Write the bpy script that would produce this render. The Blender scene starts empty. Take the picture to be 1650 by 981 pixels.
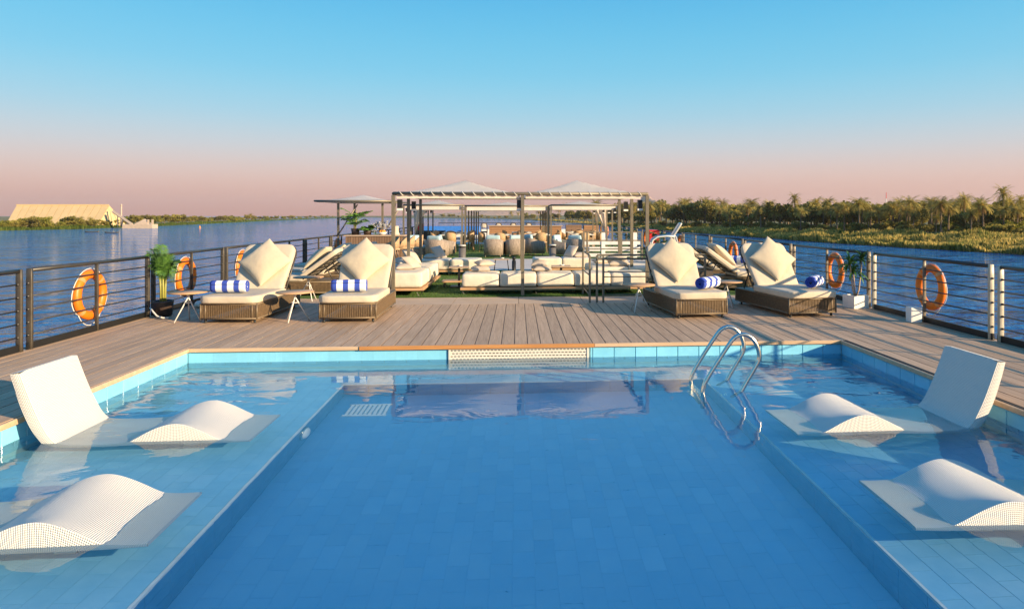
import bpy, bmesh, math, random
from mathutils import Vector, Matrix, noise
R = math.radians
sc = bpy.context.scene
col = sc.collection
random.seed(11)

# ------------------------------------------------------------------ camera
F, CX, CY, EYE = 1100.0, 911.0, 347.0, 1.6
YAW = -math.atan2(77, 1100)
cd = bpy.data.cameras.new('camera'); cam = bpy.data.objects.new('camera', cd); col.objects.link(cam)
cam.location = (0, 0, EYE); cam.rotation_euler = (math.pi/2, 0, YAW)
cd.sensor_width = 36; cd.lens = F/1650*36
cd.shift_x = (825-CX)/1650; cd.shift_y = -(490.5-CY)/1650
cd.clip_start = .05; cd.clip_end = 40000
sc.camera = cam

# ------------------------------------------------------------------ sky and sun
SUN_EL = R(15.5); sv = Vector((.84, -.545, 0)).normalized()
SUN = sv*math.cos(SUN_EL) + Vector((0, 0, math.sin(SUN_EL)))
w = bpy.data.worlds.new('World'); sc.world = w; w.use_nodes = True
nt = w.node_tree; nt.nodes.clear()
wo = nt.nodes.new('ShaderNodeOutputWorld'); bg = nt.nodes.new('ShaderNodeBackground')
sky = nt.nodes.new('ShaderNodeTexSky'); sky.sky_type = 'NISHITA'; sky.sun_disc = False
sky.sun_elevation = SUN_EL; sky.sun_rotation = math.atan2(SUN.x, SUN.y)
sky.air_density = 1.0; sky.dust_density = 2.0; sky.ozone_density = 2.0
tc = nt.nodes.new('ShaderNodeTexCoord'); sx = nt.nodes.new('ShaderNodeSeparateXYZ')
rp = nt.nodes.new('ShaderNodeValToRGB'); rp.color_ramp.interpolation = 'B_SPLINE'
def srgb(r, g, b):
    return tuple(((c/255)/12.92 if c < 10 else (((c/255)+.055)/1.055)**2.4) for c in (r, g, b))
stops = [(0.0, (164, 116, 106)), (.026, (176, 136, 128)), (.056, (182, 154, 146)), (.092, (166, 166, 170)), (.138, (130, 168, 184)),
         (.20, (94, 164, 190)), (.30, (64, 150, 188)), (.5, (36, 124, 182)), (1.0, (28, 92, 158))]
while len(rp.color_ramp.elements) < len(stops): rp.color_ramp.elements.new(.5)
for e, (p, c) in zip(rp.color_ramp.elements, stops):
    e.position = p; e.color = (*srgb(*c), 1)
mul = nt.nodes.new('ShaderNodeVectorMath'); mul.operation = 'SCALE'; mul.inputs['Scale'].default_value = 9.0
mx = nt.nodes.new('ShaderNodeMix'); mx.data_type = 'RGBA'; mx.inputs[0].default_value = .9
nt.links.new(tc.outputs['Generated'], sx.inputs[0]); nt.links.new(sx.outputs['Z'], rp.inputs[0])
nt.links.new(rp.outputs[0], mul.inputs[0]); nt.links.new(sky.outputs[0], mx.inputs[6]); nt.links.new(mul.outputs[0], mx.inputs[7])
nt.links.new(mx.outputs[2], bg.inputs[0]); bg.inputs[1].default_value = .1
nt.links.new(bg.outputs[0], wo.inputs[0])
sl = bpy.data.lights.new('sun', 'SUN'); so = bpy.data.objects.new('sun', sl); col.objects.link(so)
sl.energy = 5.0; sl.angle = R(.6); sl.color = (1.0, .78, .50)
so.rotation_euler = SUN.to_track_quat('Z', 'Y').to_euler()
sl.cycles.is_caustics_light = True
sc.view_settings.view_transform = 'Standard'; sc.view_settings.look = 'None'
sc.view_settings.exposure = 0.93; sc.view_settings.gamma = 1.0
sc.cycles.use_denoising = True
sc.cycles.max_bounces = 8; sc.cycles.transparent_max_bounces = 8

# ------------------------------------------------------------------ helpers
def un(px, py, z=0.0):
    u = (px-CX)/F; v = (CY-py)/F; c, s = math.cos(YAW), math.sin(YAW)
    t = (z-EYE)/v
    return Vector(((c*u-s)*t, (s*u+c)*t, z))
def unY(px, py, Y):
    u = (px-CX)/F; v = (CY-py)/F; c, s = math.cos(YAW), math.sin(YAW)
    t = Y/(s*u+c)
    return Vector(((c*u-s)*t, Y, EYE+v*t))

class MB:
    def __init__(s): s.v = []; s.f = []; s.uv = None
    def add(s, vs, fs, M=None):
        b = len(s.v)
        s.v += [tuple(M @ Vector(p)) for p in vs] if M else [tuple(p) for p in vs]
        s.f += [tuple(i+b for i in f) for f in fs]; return s
    def box(s, x0, x1, y0, y1, z0, z1, M=None):
        v = [(x, y, z) for z in (z0, z1) for y in (y0, y1) for x in (x0, x1)]
        return s.add(v, [(0,2,3,1),(4,5,7,6),(0,1,5,4),(2,6,7,3),(0,4,6,2),(1,3,7,5)], M)
    def tube(s, pts, r, n=8, closed=False, M=None):
        pts = [Vector(p) for p in pts]; k = len(pts); vs = []; fs = []
        rr = r if isinstance(r, (list, tuple)) else [r]*k
        prev = None
        for i, p in enumerate(pts):
            a = pts[i-1] if (i or closed) else p; b = pts[(i+1) % k] if (i < k-1 or closed) else p
            d = (b-a).normalized()
            if prev is None:
                up = Vector((0,0,1)) if abs(d.z) < .9 else Vector((1,0,0))
                e = d.cross(up).normalized()
            else:
                e = (prev - d*prev.dot(d)).normalized()
            prev = e; g = d.cross(e)
            for j in range(n):
                t = 2*math.pi*j/n; vs.append(p+e*(math.cos(t)*rr[i])+g*(math.sin(t)*rr[i]))
        for i in range(k if closed else k-1):
            for j in range(n):
                a = i*n+j; b = i*n+(j+1) % n; c = ((i+1) % k)*n+(j+1) % n; d = ((i+1) % k)*n+j
                fs.append((a, b, c, d))
        if not closed: fs += [tuple(range(n))[::-1], tuple((k-1)*n+j for j in range(n))]
        return s.add(vs, fs, M)
    def lathe(s, prof, n=20, M=None):
        vs = []; fs = []
        for (r, z) in prof:
            for j in range(n):
                t = 2*math.pi*j/n; vs.append((r*math.cos(t), r*math.sin(t), z))
        for i in range(len(prof)-1):
            for j in range(n):
                fs.append((i*n+j, i*n+(j+1) % n, (i+1)*n+(j+1) % n, (i+1)*n+j))
        fs += [tuple(range(n))[::-1], tuple((len(prof)-1)*n+j for j in range(n))]
        return s.add(vs, fs, M)
    def rbox(s, hx, hy, hz, r, M=None, n=8, puff=0.0, wob=0.0, seed=0):
        t = [math.sin(math.pi/2*(2*i/n-1)) for i in range(n+1)]
        ids = {}; vs = []; fs = []
        def vid(p):
            key = tuple(round(c, 5) for c in p)
            if key not in ids:
                q = Vector((p[0]*hx, p[1]*hy, p[2]*hz))
                c = Vector((max(-hx+r, min(hx-r, q.x)), max(-hy+r, min(hy-r, q.y)), max(-hz+r, min(hz-r, q.z))))
                d = q-c
                if d.length > 1e-9: q = c+d.normalized()*r
                k = (1-p[0]**2)*(1-p[1]**2)
                q.z += puff*k**.7*(1 if p[2] > 0 else -.15 if p[2] < 0 else 0)
                kk = 1-max(abs(p[0]), abs(p[1]))**4
                q.y += (puff*.5)*(1-p[0]**4)*(1-p[2]**2)*(1 if p[1] > .9 else -1 if p[1] < -.9 else 0)
                if wob: q += wob*Vector(noise.noise_vector(q*6+Vector((seed*3.1, seed*1.7, 0))))
                ids[key] = len(vs); vs.append(q)
            return ids[key]
        for ax in range(3):
            for sg in (-1, 1):
                for i in range(n):
                    for j in range(n):
                        qs = []
                        for (a, b) in ((i, j), (i+1, j), (i+1, j+1), (i, j+1)):
                            p = [0, 0, 0]; p[ax] = sg; p[(ax+1) % 3] = t[a]; p[(ax+2) % 3] = t[b]; qs.append(vid(p))
                        fs.append(tuple(qs if sg > 0 else qs[::-1]))
        return s.add(vs, fs, M)
    def build(s, name, m, parent=None, smooth=False, recv=False):
        me = bpy.data.meshes.new(name); me.from_pydata(s.v, [], s.f)
        if s.uv:
            l = me.uv_layers.new(name='UVMap')
            for i, lp in enumerate(me.loops): l.data[i].uv = s.uv[lp.vertex_index]
        me.materials.append(m)
        if smooth: me.polygons.foreach_set('use_smooth', [True]*len(me.polygons))
        me.validate()
        return link(name, me, parent, recv)
def link(name, me, parent=None, recv=False, loc=None):
    o = bpy.data.objects.new(name, me); col.objects.link(o)
    if parent: o.parent = parent
    if loc: o.location = loc
    if recv: o.cycles.is_caustics_receiver = True
    return o
def tag(o, label=None, cat=None, group=None, kind=None):
    if label: o['label'] = label
    if cat: o['category'] = cat
    if group: o['group'] = group
    if kind: o['kind'] = kind
    return o
def thing(name, label, cat, loc=(0,0,0), rz=0, group=None, recv=False):
    o = bpy.data.objects.new(name, None); col.objects.link(o); o.empty_display_size = .1
    o.location = loc; o.rotation_euler = (0, 0, rz)
    return tag(o, label, cat, group)
def dup(o, parent=None):
    c = o.copy(); col.objects.link(c); c.parent = parent
    for ch in KIDS.get(o.name) or [k for k in bpy.data.objects if k.parent == o]: dup(ch, c)
    return c
KIDS = {}
def remember(o):
    ks = [k for k in bpy.data.objects if k.parent == o]
    KIDS[o.name] = ks
    for k in ks: remember(k)
def copy_thing(o, label, loc, rz=0, group=None, scale=1):
    if o.name not in KIDS: remember(o)
    def rec(src, par):
        c = src.copy(); col.objects.link(c); c.parent = par
        for ch in KIDS.get(src.name, []): rec(ch, c)
        return c
    c = rec(o, None); c.location = loc; c.rotation_euler = (0, 0, rz)
    if scale != 1: c.scale = (scale,)*3 if not isinstance(scale, tuple) else scale
    c['label'] = label
    if group: c['group'] = group
    return c
def T(x=0, y=0, z=0): return Matrix.Translation((x, y, z))
def RX(a): return Matrix.Rotation(a, 4, 'X')
def RY(a): return Matrix.Rotation(a, 4, 'Y')
def RZ(a): return Matrix.Rotation(a, 4, 'Z')

# ------------------------------------------------------------------ materials
def new_mat(name):
    m = bpy.data.materials.new(name); m.use_nodes = True
    return m, m.node_tree, m.node_tree.nodes['Principled BSDF']
def mat(name, c, rough=.6, metal=0, var=.12, scale=6.0, bump=0.0, bscale=40.0, rnd=0.0, c2=None, stretch=None, spec=.5, bdist=.01, sss=0):
    m, t, b = new_mat(name)
    b.inputs['Roughness'].default_value = rough; b.inputs['Metallic'].default_value = metal
    b.inputs['Specular IOR Level'].default_value = spec
    co = t.nodes.new('ShaderNodeTexCoord'); mp = t.nodes.new('ShaderNodeMapping')
    if stretch: mp.inputs['Scale'].default_value = stretch
    oi = t.nodes.new('ShaderNodeObjectInfo')
    t.links.new(co.outputs['Object'], mp.inputs[0])
    ad = t.nodes.new('ShaderNodeVectorMath'); ad.operation = 'MULTIPLY_ADD'
    t.links.new(oi.outputs['Random'], ad.inputs[0]); ad.inputs[1].default_value = (37, 53, 71); t.links.new(mp.outputs[0], ad.inputs[2])
    n = t.nodes.new('ShaderNodeTexNoise'); n.inputs['Scale'].default_value = scale; n.inputs['Detail'].default_value = 5; n.inputs['Roughness'].default_value = .6
    t.links.new(ad.outputs[0], n.inputs['Vector'])
    rmp = t.nodes.new('ShaderNodeValToRGB'); rmp.color_ramp.elements[0].position = .3; rmp.color_ramp.elements[1].position = .7
    lo = tuple(x*(1-var) for x in c); hi = tuple(min(1, x*(1+var)) for x in c)
    if c2: lo, hi = c, c2
    rmp.color_ramp.elements[0].color = (*lo, 1); rmp.color_ramp.elements[1].color = (*hi, 1)
    t.links.new(n.outputs['Fac'], rmp.inputs[0])
    out = rmp.outputs[0]
    if rnd:
        mr = t.nodes.new('ShaderNodeMapRange'); mr.inputs[3].default_value = 1-rnd; mr.inputs[4].default_value = 1+rnd
        t.links.new(oi.outputs['Random'], mr.inputs[0])
        sc_ = t.nodes.new('ShaderNodeVectorMath'); sc_.operation = 'SCALE'
        t.links.new(out, sc_.inputs[0]); t.links.new(mr.outputs[0], sc_.inputs['Scale']); out = sc_.outputs[0]
    t.links.new(out, b.inputs['Base Color'])
    if bump:
        n2 = t.nodes.new('ShaderNodeTexNoise'); n2.inputs['Scale'].default_value = bscale; n2.inputs['Detail'].default_value = 4
        t.links.new(ad.outputs[0], n2.inputs['Vector'])
        bp = t.nodes.new('ShaderNodeBump'); bp.inputs['Strength'].default_value = bump; bp.inputs['Distance'].default_value = bdist
        t.links.new(n2.outputs['Fac'], bp.inputs['Height']); t.links.new(bp.outputs[0], b.inputs['Normal'])
    m.diffuse_color = (*c, 1)
    return m

M = {}
M['plank'] = mat('composite plank', (.40, .25, .145), .62, var=.25, scale=5, rnd=.12, c2=(.57, .38, .235), stretch=(6, .35, 6), bump=.35, bscale=14)
M['plank_base'] = mat('dark joint filler', (.03, .025, .02), .8)  # near-black joint filler, as rubber between the planks
M['wood_pale'] = mat('pale wood edging', (.50, .33, .19), .5, scale=4, stretch=(.4, 6, 6), c2=(.62, .43, .27), rnd=.06, bump=.1)
M['wood_orange'] = mat('varnished hardwood', (.40, .17, .05), .35, scale=4, stretch=(.5, 8, 8), c2=(.52, .25, .085), rnd=.05, bump=.1)
M['teak'] = mat('teak', (.44, .25, .12), .5, scale=5, stretch=(.6, 8, 8), c2=(.56, .34, .18), rnd=.08)
M['teak_dull'] = mat('weathered teak', (.36, .25, .17), .6, scale=5, stretch=(.6, 8, 8), c2=(.47, .34, .24), rnd=.08)
M['tile'] = mat('pool tile', (.20, .54, .72), .18, scale=4.5, c2=(.25, .62, .78), rnd=.07, bump=.08, bscale=30)
M['tile_floor'] = mat('pool floor tile', (.22, .51, .68), .25, scale=3.5, c2=(.31, .61, .75), rnd=.03, bump=.08, bscale=30)
M['tile_deep'] = mat('deep pool floor tile', (.53, .82, .95), .25, scale=1.6, c2=(.68, .90, .98), rnd=.03, bump=.08, bscale=30)  # tile colour lightened to stand in for sunlight missing on the deep floor
M['grout'] = mat('grout', (.36, .56, .60), .8)
M['grout_dark'] = mat('weathered grout', (.195, .475, .63), .8)
M['trim'] = mat('white pool trim', (.72, .74, .70), .5)
M['perf'] = mat('perforated cream plastic', (.66, .60, .50), .45, var=.06)
M['dark'] = mat('painted hollow shade', (.02, .02, .022), .9)  # near-black colour standing in for shade inside slots and openings
M['steel'] = mat('polished steel', (.74, .66, .56), .22, metal=1, var=.05)
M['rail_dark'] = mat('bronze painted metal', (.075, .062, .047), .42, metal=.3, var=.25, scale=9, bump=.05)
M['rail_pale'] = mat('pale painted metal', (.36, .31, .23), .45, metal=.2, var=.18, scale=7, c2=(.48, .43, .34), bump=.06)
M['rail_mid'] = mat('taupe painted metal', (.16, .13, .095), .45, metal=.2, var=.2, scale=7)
M['rail_top'] = mat('dark handrail', (.055, .05, .045), .38, metal=.4, var=.2)
M['pergola'] = mat('taupe aluminium', (.20, .165, .115), .45, metal=.35, var=.15, scale=8)
M['cushion'] = mat('cream canvas', (.55, .455, .335), .85, var=.07, scale=5, bump=.4, bscale=8, bdist=.02, rnd=.03)
M['sofa'] = mat('ivory canvas', (.68, .59, .47), .85, var=.07, scale=4, bump=.4, bscale=6, bdist=.03, rnd=.04)
M['pillow'] = mat('cream linen', (.56, .455, .315), .9, var=.06, scale=6, bump=.4, bscale=7, bdist=.022, rnd=.04)
M['pillow_taupe'] = mat('taupe linen', (.52, .43, .34), .9, var=.07, scale=4, bump=.4, bscale=80, bdist=.006, rnd=.06)
M['rope'] = mat('brown rope weave', (.135, .085, .042), .75, var=.3, scale=30, rnd=.05)
M['rope_frame'] = mat('brown lounger frame', (.17, .12, .07), .5, metal=.2)
M['foot'] = mat('black rubber', (.015, .015, .015), .6)
M['white_metal'] = mat('white enamel', (.74, .71, .66), .35, var=.04)
M['bin'] = mat('grey painted steel', (.13, .115, .10), .35, var=.15)
M['black_metal'] = mat('black metal', (.02, .02, .02), .4, metal=.3)
M['ring'] = mat('orange foam', (.74, .17, .006), .45, var=.10, scale=5, bump=.1, bscale=18)
M['ring_band'] = mat('reflective band', (.60, .27, .10), .4)
M['rope_white'] = mat('white cord', (.70, .66, .58), .8)
M['turf'] = mat('green artificial turf', (.055, .12, .016), .95, scale=14, c2=(.13, .23, .035), bump=1.0, bscale=160, bdist=.03)
M['pave'] = mat('beige paving', (.50, .36, .25), .75, var=.10, scale=2.2, bump=.1)
M['pave_pale'] = mat('pale stone paving', (.56, .49, .42), .75, var=.08, scale=2.2)
M['canvas'] = mat('off white awning cloth', (.93, .81, .70), .85, var=.06, scale=1.5, bump=.3, bscale=3, bdist=.05)
_t = M['canvas'].node_tree; _b = _t.nodes['Principled BSDF']; _tr = _t.nodes.new('ShaderNodeBsdfTranslucent'); _tr.inputs[0].default_value = (.96, .88, .82, 1)
_ms = _t.nodes.new('ShaderNodeMixShader'); _ms.inputs[0].default_value = .45; _t.links.new(_b.outputs[0], _ms.inputs[1]); _t.links.new(_tr.outputs[0], _ms.inputs[2]); _t.links.new(_ms.outputs[0], _t.nodes['Material Output'].inputs[0])
M['wicker_grey'] = mat('grey brown wicker', (.29, .225, .175), .8, var=.35, scale=26, rnd=.08, stretch=(1, 1, .35), bump=.5, bscale=60)
M['wicker_tan'] = mat('tan wicker', (.42, .27, .145), .75, var=.3, scale=26, rnd=.08, bump=.5, bscale=60)
M['blue_cushion'] = mat('pale aqua cushion', (.36, .50, .52), .9, var=.08)
M['cloth_table'] = mat('set table top', (.60, .55, .48), .6, var=.25, scale=9)
M['brown_slat'] = mat('brown timber slat', (.16, .09, .05), .6, scale=5, stretch=(8, 8, .5), c2=(.24, .14, .08), rnd=.12)
M['brown_warm'] = mat('warm brown timber', (.27, .13, .055), .55, scale=5, stretch=(1, 8, 8), c2=(.38, .20, .09), rnd=.08)
M['brown_dark'] = mat('dark wicker', (.075, .055, .04), .7, var=.4, scale=30)
M['red'] = mat('red painted metal', (.62, .025, .02), .4)
M['blue_cover'] = mat('blue tarpaulin', (.035, .17, .52), .5, var=.12)
M['screen'] = mat('console screen', (.05, .08, .13), .15)
M['grey_plastic'] = mat('silver grey plastic', (.50, .47, .43), .35)
M['pot_brown'] = mat('dark brown pot', (.05, .03, .022), .5)
M['pot_white'] = mat('white ceramic pot', (.74, .70, .64), .35)
M['soil'] = mat('soil', (.05, .035, .025), .95)
M['leaf'] = mat('glossy green leaf', (.045, .13, .02), .5, c2=(.11, .22, .035), scale=9)
M['leaf_dark'] = mat('deep green leaf', (.022, .065, .018), .5, c2=(.06, .13, .03), scale=9)
M['stem'] = mat('yellow green stem', (.32, .30, .06), .5)
M['bark'] = mat('palm bark', (.19, .13, .08), .9, var=.3, scale=12)
M['fruit'] = mat('orange fruit', (.82, .28, .02), .5)
M['flower'] = mat('dark and white flowers', (.03, .03, .035), .7, c2=(.6, .58, .55), scale=18)
M['hull'] = mat('ship hull white', (.62, .60, .56), .5)
M['roof_sheet'] = mat('cream roof sheeting', (.62, .44, .21), .6, var=.06, scale=.15, rnd=.05)
M['roof_seam'] = mat('roof seam', (.22, .14, .07), .7)
M['concrete'] = mat('beige concrete', (.47, .36, .27), .85, var=.15, scale=.6)  # warm beige base tone with slight random variation

def fol(name, c, c2, rnd=.25, ns=.35):
    m, t, b = new_mat(name)
    b.inputs['Roughness'].default_value = .7; b.inputs['Specular IOR Level'].default_value = .25
    co = t.nodes.new('ShaderNodeTexCoord'); oi = t.nodes.new('ShaderNodeObjectInfo'); gi = t.nodes.new('ShaderNodeNewGeometry')
    n = t.nodes.new('ShaderNodeTexNoise'); n.inputs['Scale'].default_value = ns; n.inputs['Detail'].default_value = 5
    t.links.new(co.outputs['Object'], n.inputs['Vector'])
    a = t.nodes.new('ShaderNodeMath'); a.operation = 'MULTIPLY_ADD'; a.inputs[1].default_value = .45
    t.links.new(gi.outputs['Random Per Island'], a.inputs[0]); t.links.new(n.outputs['Fac'], a.inputs[2])
    rmp = t.nodes.new('ShaderNodeValToRGB'); rmp.color_ramp.elements[0].position = .45; rmp.color_ramp.elements[1].position = .98
    rmp.color_ramp.elements[0].color = (*c, 1); rmp.color_ramp.elements[1].color = (*c2, 1)
    t.links.new(a.outputs[0], rmp.inputs[0])
    mr = t.nodes.new('ShaderNodeMapRange'); mr.inputs[3].default_value = 1-rnd; mr.inputs[4].default_value = 1+rnd
    t.links.new(oi.outputs['Random'], mr.inputs[0])
    s_ = t.nodes.new('ShaderNodeVectorMath'); s_.operation = 'SCALE'
    t.links.new(rmp.outputs[0], s_.inputs[0]); t.links.new(mr.outputs[0], s_.inputs['Scale'])
    t.links.new(s_.outputs[0], b.inputs['Base Color'])
    tr = t.nodes.new('ShaderNodeBsdfTranslucent'); t.links.new(s_.outputs[0], tr.inputs[0])
    ms = t.nodes.new('ShaderNodeMixShader'); ms.inputs[0].default_value = .42
    t.links.new(b.outputs[0], ms.inputs[1]); t.links.new(tr.outputs[0], ms.inputs[2])
    t.links.new(ms.outputs[0], t.nodes['Material Output'].inputs[0])
    return m
M['fol_dark'] = fol('dark tree foliage', (.10, .092, .022), (.34, .27, .06))
M['fol_mid'] = fol('olive tree foliage', (.15, .145, .028), (.46, .36, .075))
M['fol_palm'] = fol('date palm fronds', (.21, .18, .038), (.62, .47, .12))
M['fol_dry'] = fol('dry palm fronds', (.30, .18, .06), (.50, .31, .11))
M['fol_reed'] = fol('river reeds', (.10, .13, .016), (.70, .48, .13), .1, .06)
M['fol_green'] = fol('light green foliage', (.16, .18, .022), (.36, .31, .055))  # lighter green leaf tone, picked at random among the trees

# ---- river water
m, t, b = new_mat('river water')
b.inputs['Base Color'].default_value = (.022, .055, .115, 1); b.inputs['Roughness'].default_value = .12; b.inputs['IOR'].default_value = 1.33
co = t.nodes.new('ShaderNodeTexCoord'); mp = t.nodes.new('ShaderNodeMapping'); mp.inputs['Scale'].default_value = (.6, 1.0, 1); mp.inputs['Rotation'].default_value = (0, 0, R(-25))
t.links.new(co.outputs['Object'], mp.inputs[0])
n1 = t.nodes.new('ShaderNodeTexNoise'); n1.inputs['Scale'].default_value = .30; n1.inputs['Detail'].default_value = 5; n1.inputs['Roughness'].default_value = .62
n2 = t.nodes.new('ShaderNodeTexNoise'); n2.inputs['Scale'].default_value = .02; n2.inputs['Detail'].default_value = 3
t.links.new(mp.outputs[0], n1.inputs['Vector']); t.links.new(mp.outputs[0], n2.inputs['Vector'])
n3 = t.nodes.new('ShaderNodeTexNoise'); n3.inputs['Scale'].default_value = .075; n3.inputs['Detail'].default_value = 3; t.links.new(mp.outputs[0], n3.inputs['Vector'])
hs = t.nodes.new('ShaderNodeMath'); hs.operation = 'MULTIPLY_ADD'; hs.inputs[1].default_value = 2.6; t.links.new(n3.outputs['Fac'], hs.inputs[0]); t.links.new(n1.outputs['Fac'], hs.inputs[2])
bp = t.nodes.new('ShaderNodeBump'); bp.inputs['Distance'].default_value = 3.4
mr = t.nodes.new('ShaderNodeMapRange'); mr.inputs[1].default_value = .35; mr.inputs[2].default_value = .6; mr.inputs[3].default_value = .55; mr.inputs[4].default_value = 1.0
t.links.new(n2.outputs['Fac'], mr.inputs[0]); t.links.new(mr.outputs[0], bp.inputs['Strength'])
t.links.new(hs.outputs[0], bp.inputs['Height']); t.links.new(bp.outputs[0], b.inputs['Normal'])
b.inputs['Base Color'].default_value = (.022, .145, .36, 1); b.inputs['Roughness'].default_value = .05; b.inputs['Specular IOR Level'].default_value = .22
M['river'] = m
# ---- pool water
m, t, b = new_mat('pool water'); t.nodes.remove(b)
g = t.nodes.new('ShaderNodeBsdfGlass'); g.inputs['Roughness'].default_value = 0; g.inputs['IOR'].default_value = 1.33
g.inputs['Color'].default_value = (.93, .985, 1.0, 1)
t.links.new(g.outputs[0], t.nodes['Material Output'].inputs[0]); M['water'] = m
co = t.nodes.new('ShaderNodeTexCoord'); mp = t.nodes.new('ShaderNodeMapping'); mp.inputs['Scale'].default_value = (1, 1.8, 1); t.links.new(co.outputs['Object'], mp.inputs[0])
n1 = t.nodes.new('ShaderNodeTexNoise'); n1.inputs['Scale'].default_value = 1.7; n1.inputs['Detail'].default_value = 3; n1.inputs['Roughness'].default_value = .45; n1.inputs['Distortion'].default_value = .6
t.links.new(mp.outputs[0], n1.inputs['Vector'])
n2 = t.nodes.new('ShaderNodeTexNoise'); n2.inputs['Scale'].default_value = .55; n2.inputs['Detail'].default_value = 1; t.links.new(co.outputs['Object'], n2.inputs['Vector'])
sp = t.nodes.new('ShaderNodeSeparateXYZ'); t.links.new(co.outputs['Object'], sp.inputs[0])
ab = t.nodes.new('ShaderNodeMath'); ab.operation = 'ABSOLUTE'; t.links.new(sp.outputs[0], ab.inputs[0])
mr = t.nodes.new('ShaderNodeMapRange'); mr.inputs[1].default_value = 2.1; mr.inputs[2].default_value = 3.0; mr.inputs[3].default_value = .22; mr.inputs[4].default_value = .95; t.links.new(ab.outputs[0], mr.inputs[0])
m2 = t.nodes.new('ShaderNodeMapRange'); m2.inputs[1].default_value = .35; m2.inputs[2].default_value = .65; m2.inputs[3].default_value = .45; m2.inputs[4].default_value = 1.25; t.links.new(n2.outputs['Fac'], m2.inputs[0])
mm = t.nodes.new('ShaderNodeMath'); mm.operation = 'MULTIPLY'; t.links.new(mr.outputs[0], mm.inputs[0]); t.links.new(m2.outputs[0], mm.inputs[1])
bp = t.nodes.new('ShaderNodeBump'); bp.inputs['Distance'].default_value = .018; t.links.new(mm.outputs[0], bp.inputs['Strength']); t.links.new(n1.outputs['Fac'], bp.inputs['Height']); t.links.new(bp.outputs[0], g.inputs['Normal'])
# ---- striped towel: blue and white bands woven across the cloth (UV u runs along the roll)
m, t, b = new_mat('striped towelling'); b.inputs['Roughness'].default_value = .95
uvn = t.nodes.new('ShaderNodeUVMap'); sp = t.nodes.new('ShaderNodeSeparateXYZ'); t.links.new(uvn.outputs[0], sp.inputs[0])
ml = t.nodes.new('ShaderNodeMath'); ml.operation = 'MULTIPLY'; ml.inputs[1].default_value = 3.05
fr = t.nodes.new('ShaderNodeMath'); fr.operation = 'FRACT'; gt = t.nodes.new('ShaderNodeMath'); gt.operation = 'GREATER_THAN'; gt.inputs[1].default_value = .46
t.links.new(sp.outputs[0], ml.inputs[0]); t.links.new(ml.outputs[0], fr.inputs[0]); t.links.new(fr.outputs[0], gt.inputs[0])
cm = t.nodes.new('ShaderNodeMix'); cm.data_type = 'RGBA'; cm.inputs[6].default_value = (.035, .075, .40, 1); cm.inputs[7].default_value = (.78, .78, .78, 1)
t.links.new(gt.outputs[0], cm.inputs[0]); t.links.new(cm.outputs[2], b.inputs['Base Color'])
nz = t.nodes.new('ShaderNodeTexNoise'); nz.inputs['Scale'].default_value = 150; bp = t.nodes.new('ShaderNodeBump'); bp.inputs['Strength'].default_value = .6; bp.inputs['Distance'].default_value = .006
t.links.new(nz.outputs['Fac'], bp.inputs['Height']); t.links.new(bp.outputs[0], b.inputs['Normal']); M['towel'] = m
# ---- white resin weave (UV in weave cells)
m, t, b = new_mat('white resin weave'); b.inputs['Roughness'].default_value = .5
uvn = t.nodes.new('ShaderNodeUVMap'); sp = t.nodes.new('ShaderNodeSeparateXYZ'); t.links.new(uvn.outputs[0], sp.inputs[0])
def mth(t, op, a, bb=None):
    q = t.nodes.new('ShaderNodeMath'); q.operation = op
    for i, v_ in enumerate((a, bb)):
        if v_ is None: continue
        if isinstance(v_, (int, float)): q.inputs[i].default_value = v_
        else: t.links.new(v_, q.inputs[i])
    return q.outputs[0]
su = mth(t, 'SINE', mth(t, 'MULTIPLY', sp.outputs[0], math.pi)); sv2 = mth(t, 'SINE', mth(t, 'MULTIPLY', sp.outputs[1], math.pi))
chk = mth(t, 'MULTIPLY', su, sv2)
hgt = mth(t, 'POWER', mth(t, 'ABSOLUTE', chk), .5)
cr = t.nodes.new('ShaderNodeValToRGB'); cr.color_ramp.elements[0].position = .05; cr.color_ramp.elements[1].position = .55
cr.color_ramp.elements[0].color = (.46, .42, .37, 1); cr.color_ramp.elements[1].color = (.80, .75, .67, 1)
t.links.new(hgt, cr.inputs[0]); t.links.new(cr.outputs[0], b.inputs['Base Color'])
bp = t.nodes.new('ShaderNodeBump'); bp.inputs['Strength'].default_value = .7; bp.inputs['Distance'].default_value = .008
t.links.new(hgt, bp.inputs['Height']); t.links.new(bp.outputs[0], b.inputs['Normal']); M['weave'] = m

# ================================================================== LARGE STRUCTURE
WZ = -9.0
mb = MB(); mb.v = [(-9000, -3000, WZ), (9000, -3000, WZ), (9000, 9000, WZ), (-9000, 9000, WZ)]; mb.f = [(0, 1, 2, 3)]
tag(mb.build('river', M['river']), kind='structure')

# river banks: sheets that start at the waterline and climb inland
def bank(name, line, inland, m, height=2.6):
    mb = MB(); k = len(line)
    rows = [(0, -.6), (3, .3), (14, 1.2), (60, 2.0), (500, 3.5), (2000, 8)] if name == 'left_bank' else [(0, -.6), (3, .1), (14, 2.0), (30, 4.0), (60, 5.3), (500, 6.5), (2000, 12)]
    for (x, y, nx) in line:
        for (d, h) in rows: mb.v.append((x+nx*d, y, WZ+h))
    q = len(rows)
    for i in range(k-1):
        for j in range(q-1): mb.f.append((i*q+j, i*q+j+1, (i+1)*q+j+1, (i+1)*q+j))
    return tag(mb.build(name, m, smooth=True), kind='structure')
M['bank'] = mat('grassy bank', (.09, .10, .025), .95, scale=.05, c2=(.24, .19, .07), bump=.6, bscale=.8, bdist=.5)
RB = [(150, 20), (140, 120), (134.8, 173), (128, 204), (119, 251), (110, 369), (95, 500), (80, 760), (71, 1108), (9, 1669), (-150, 2350), (-700, 3300), (-1500, 4400)]
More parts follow.
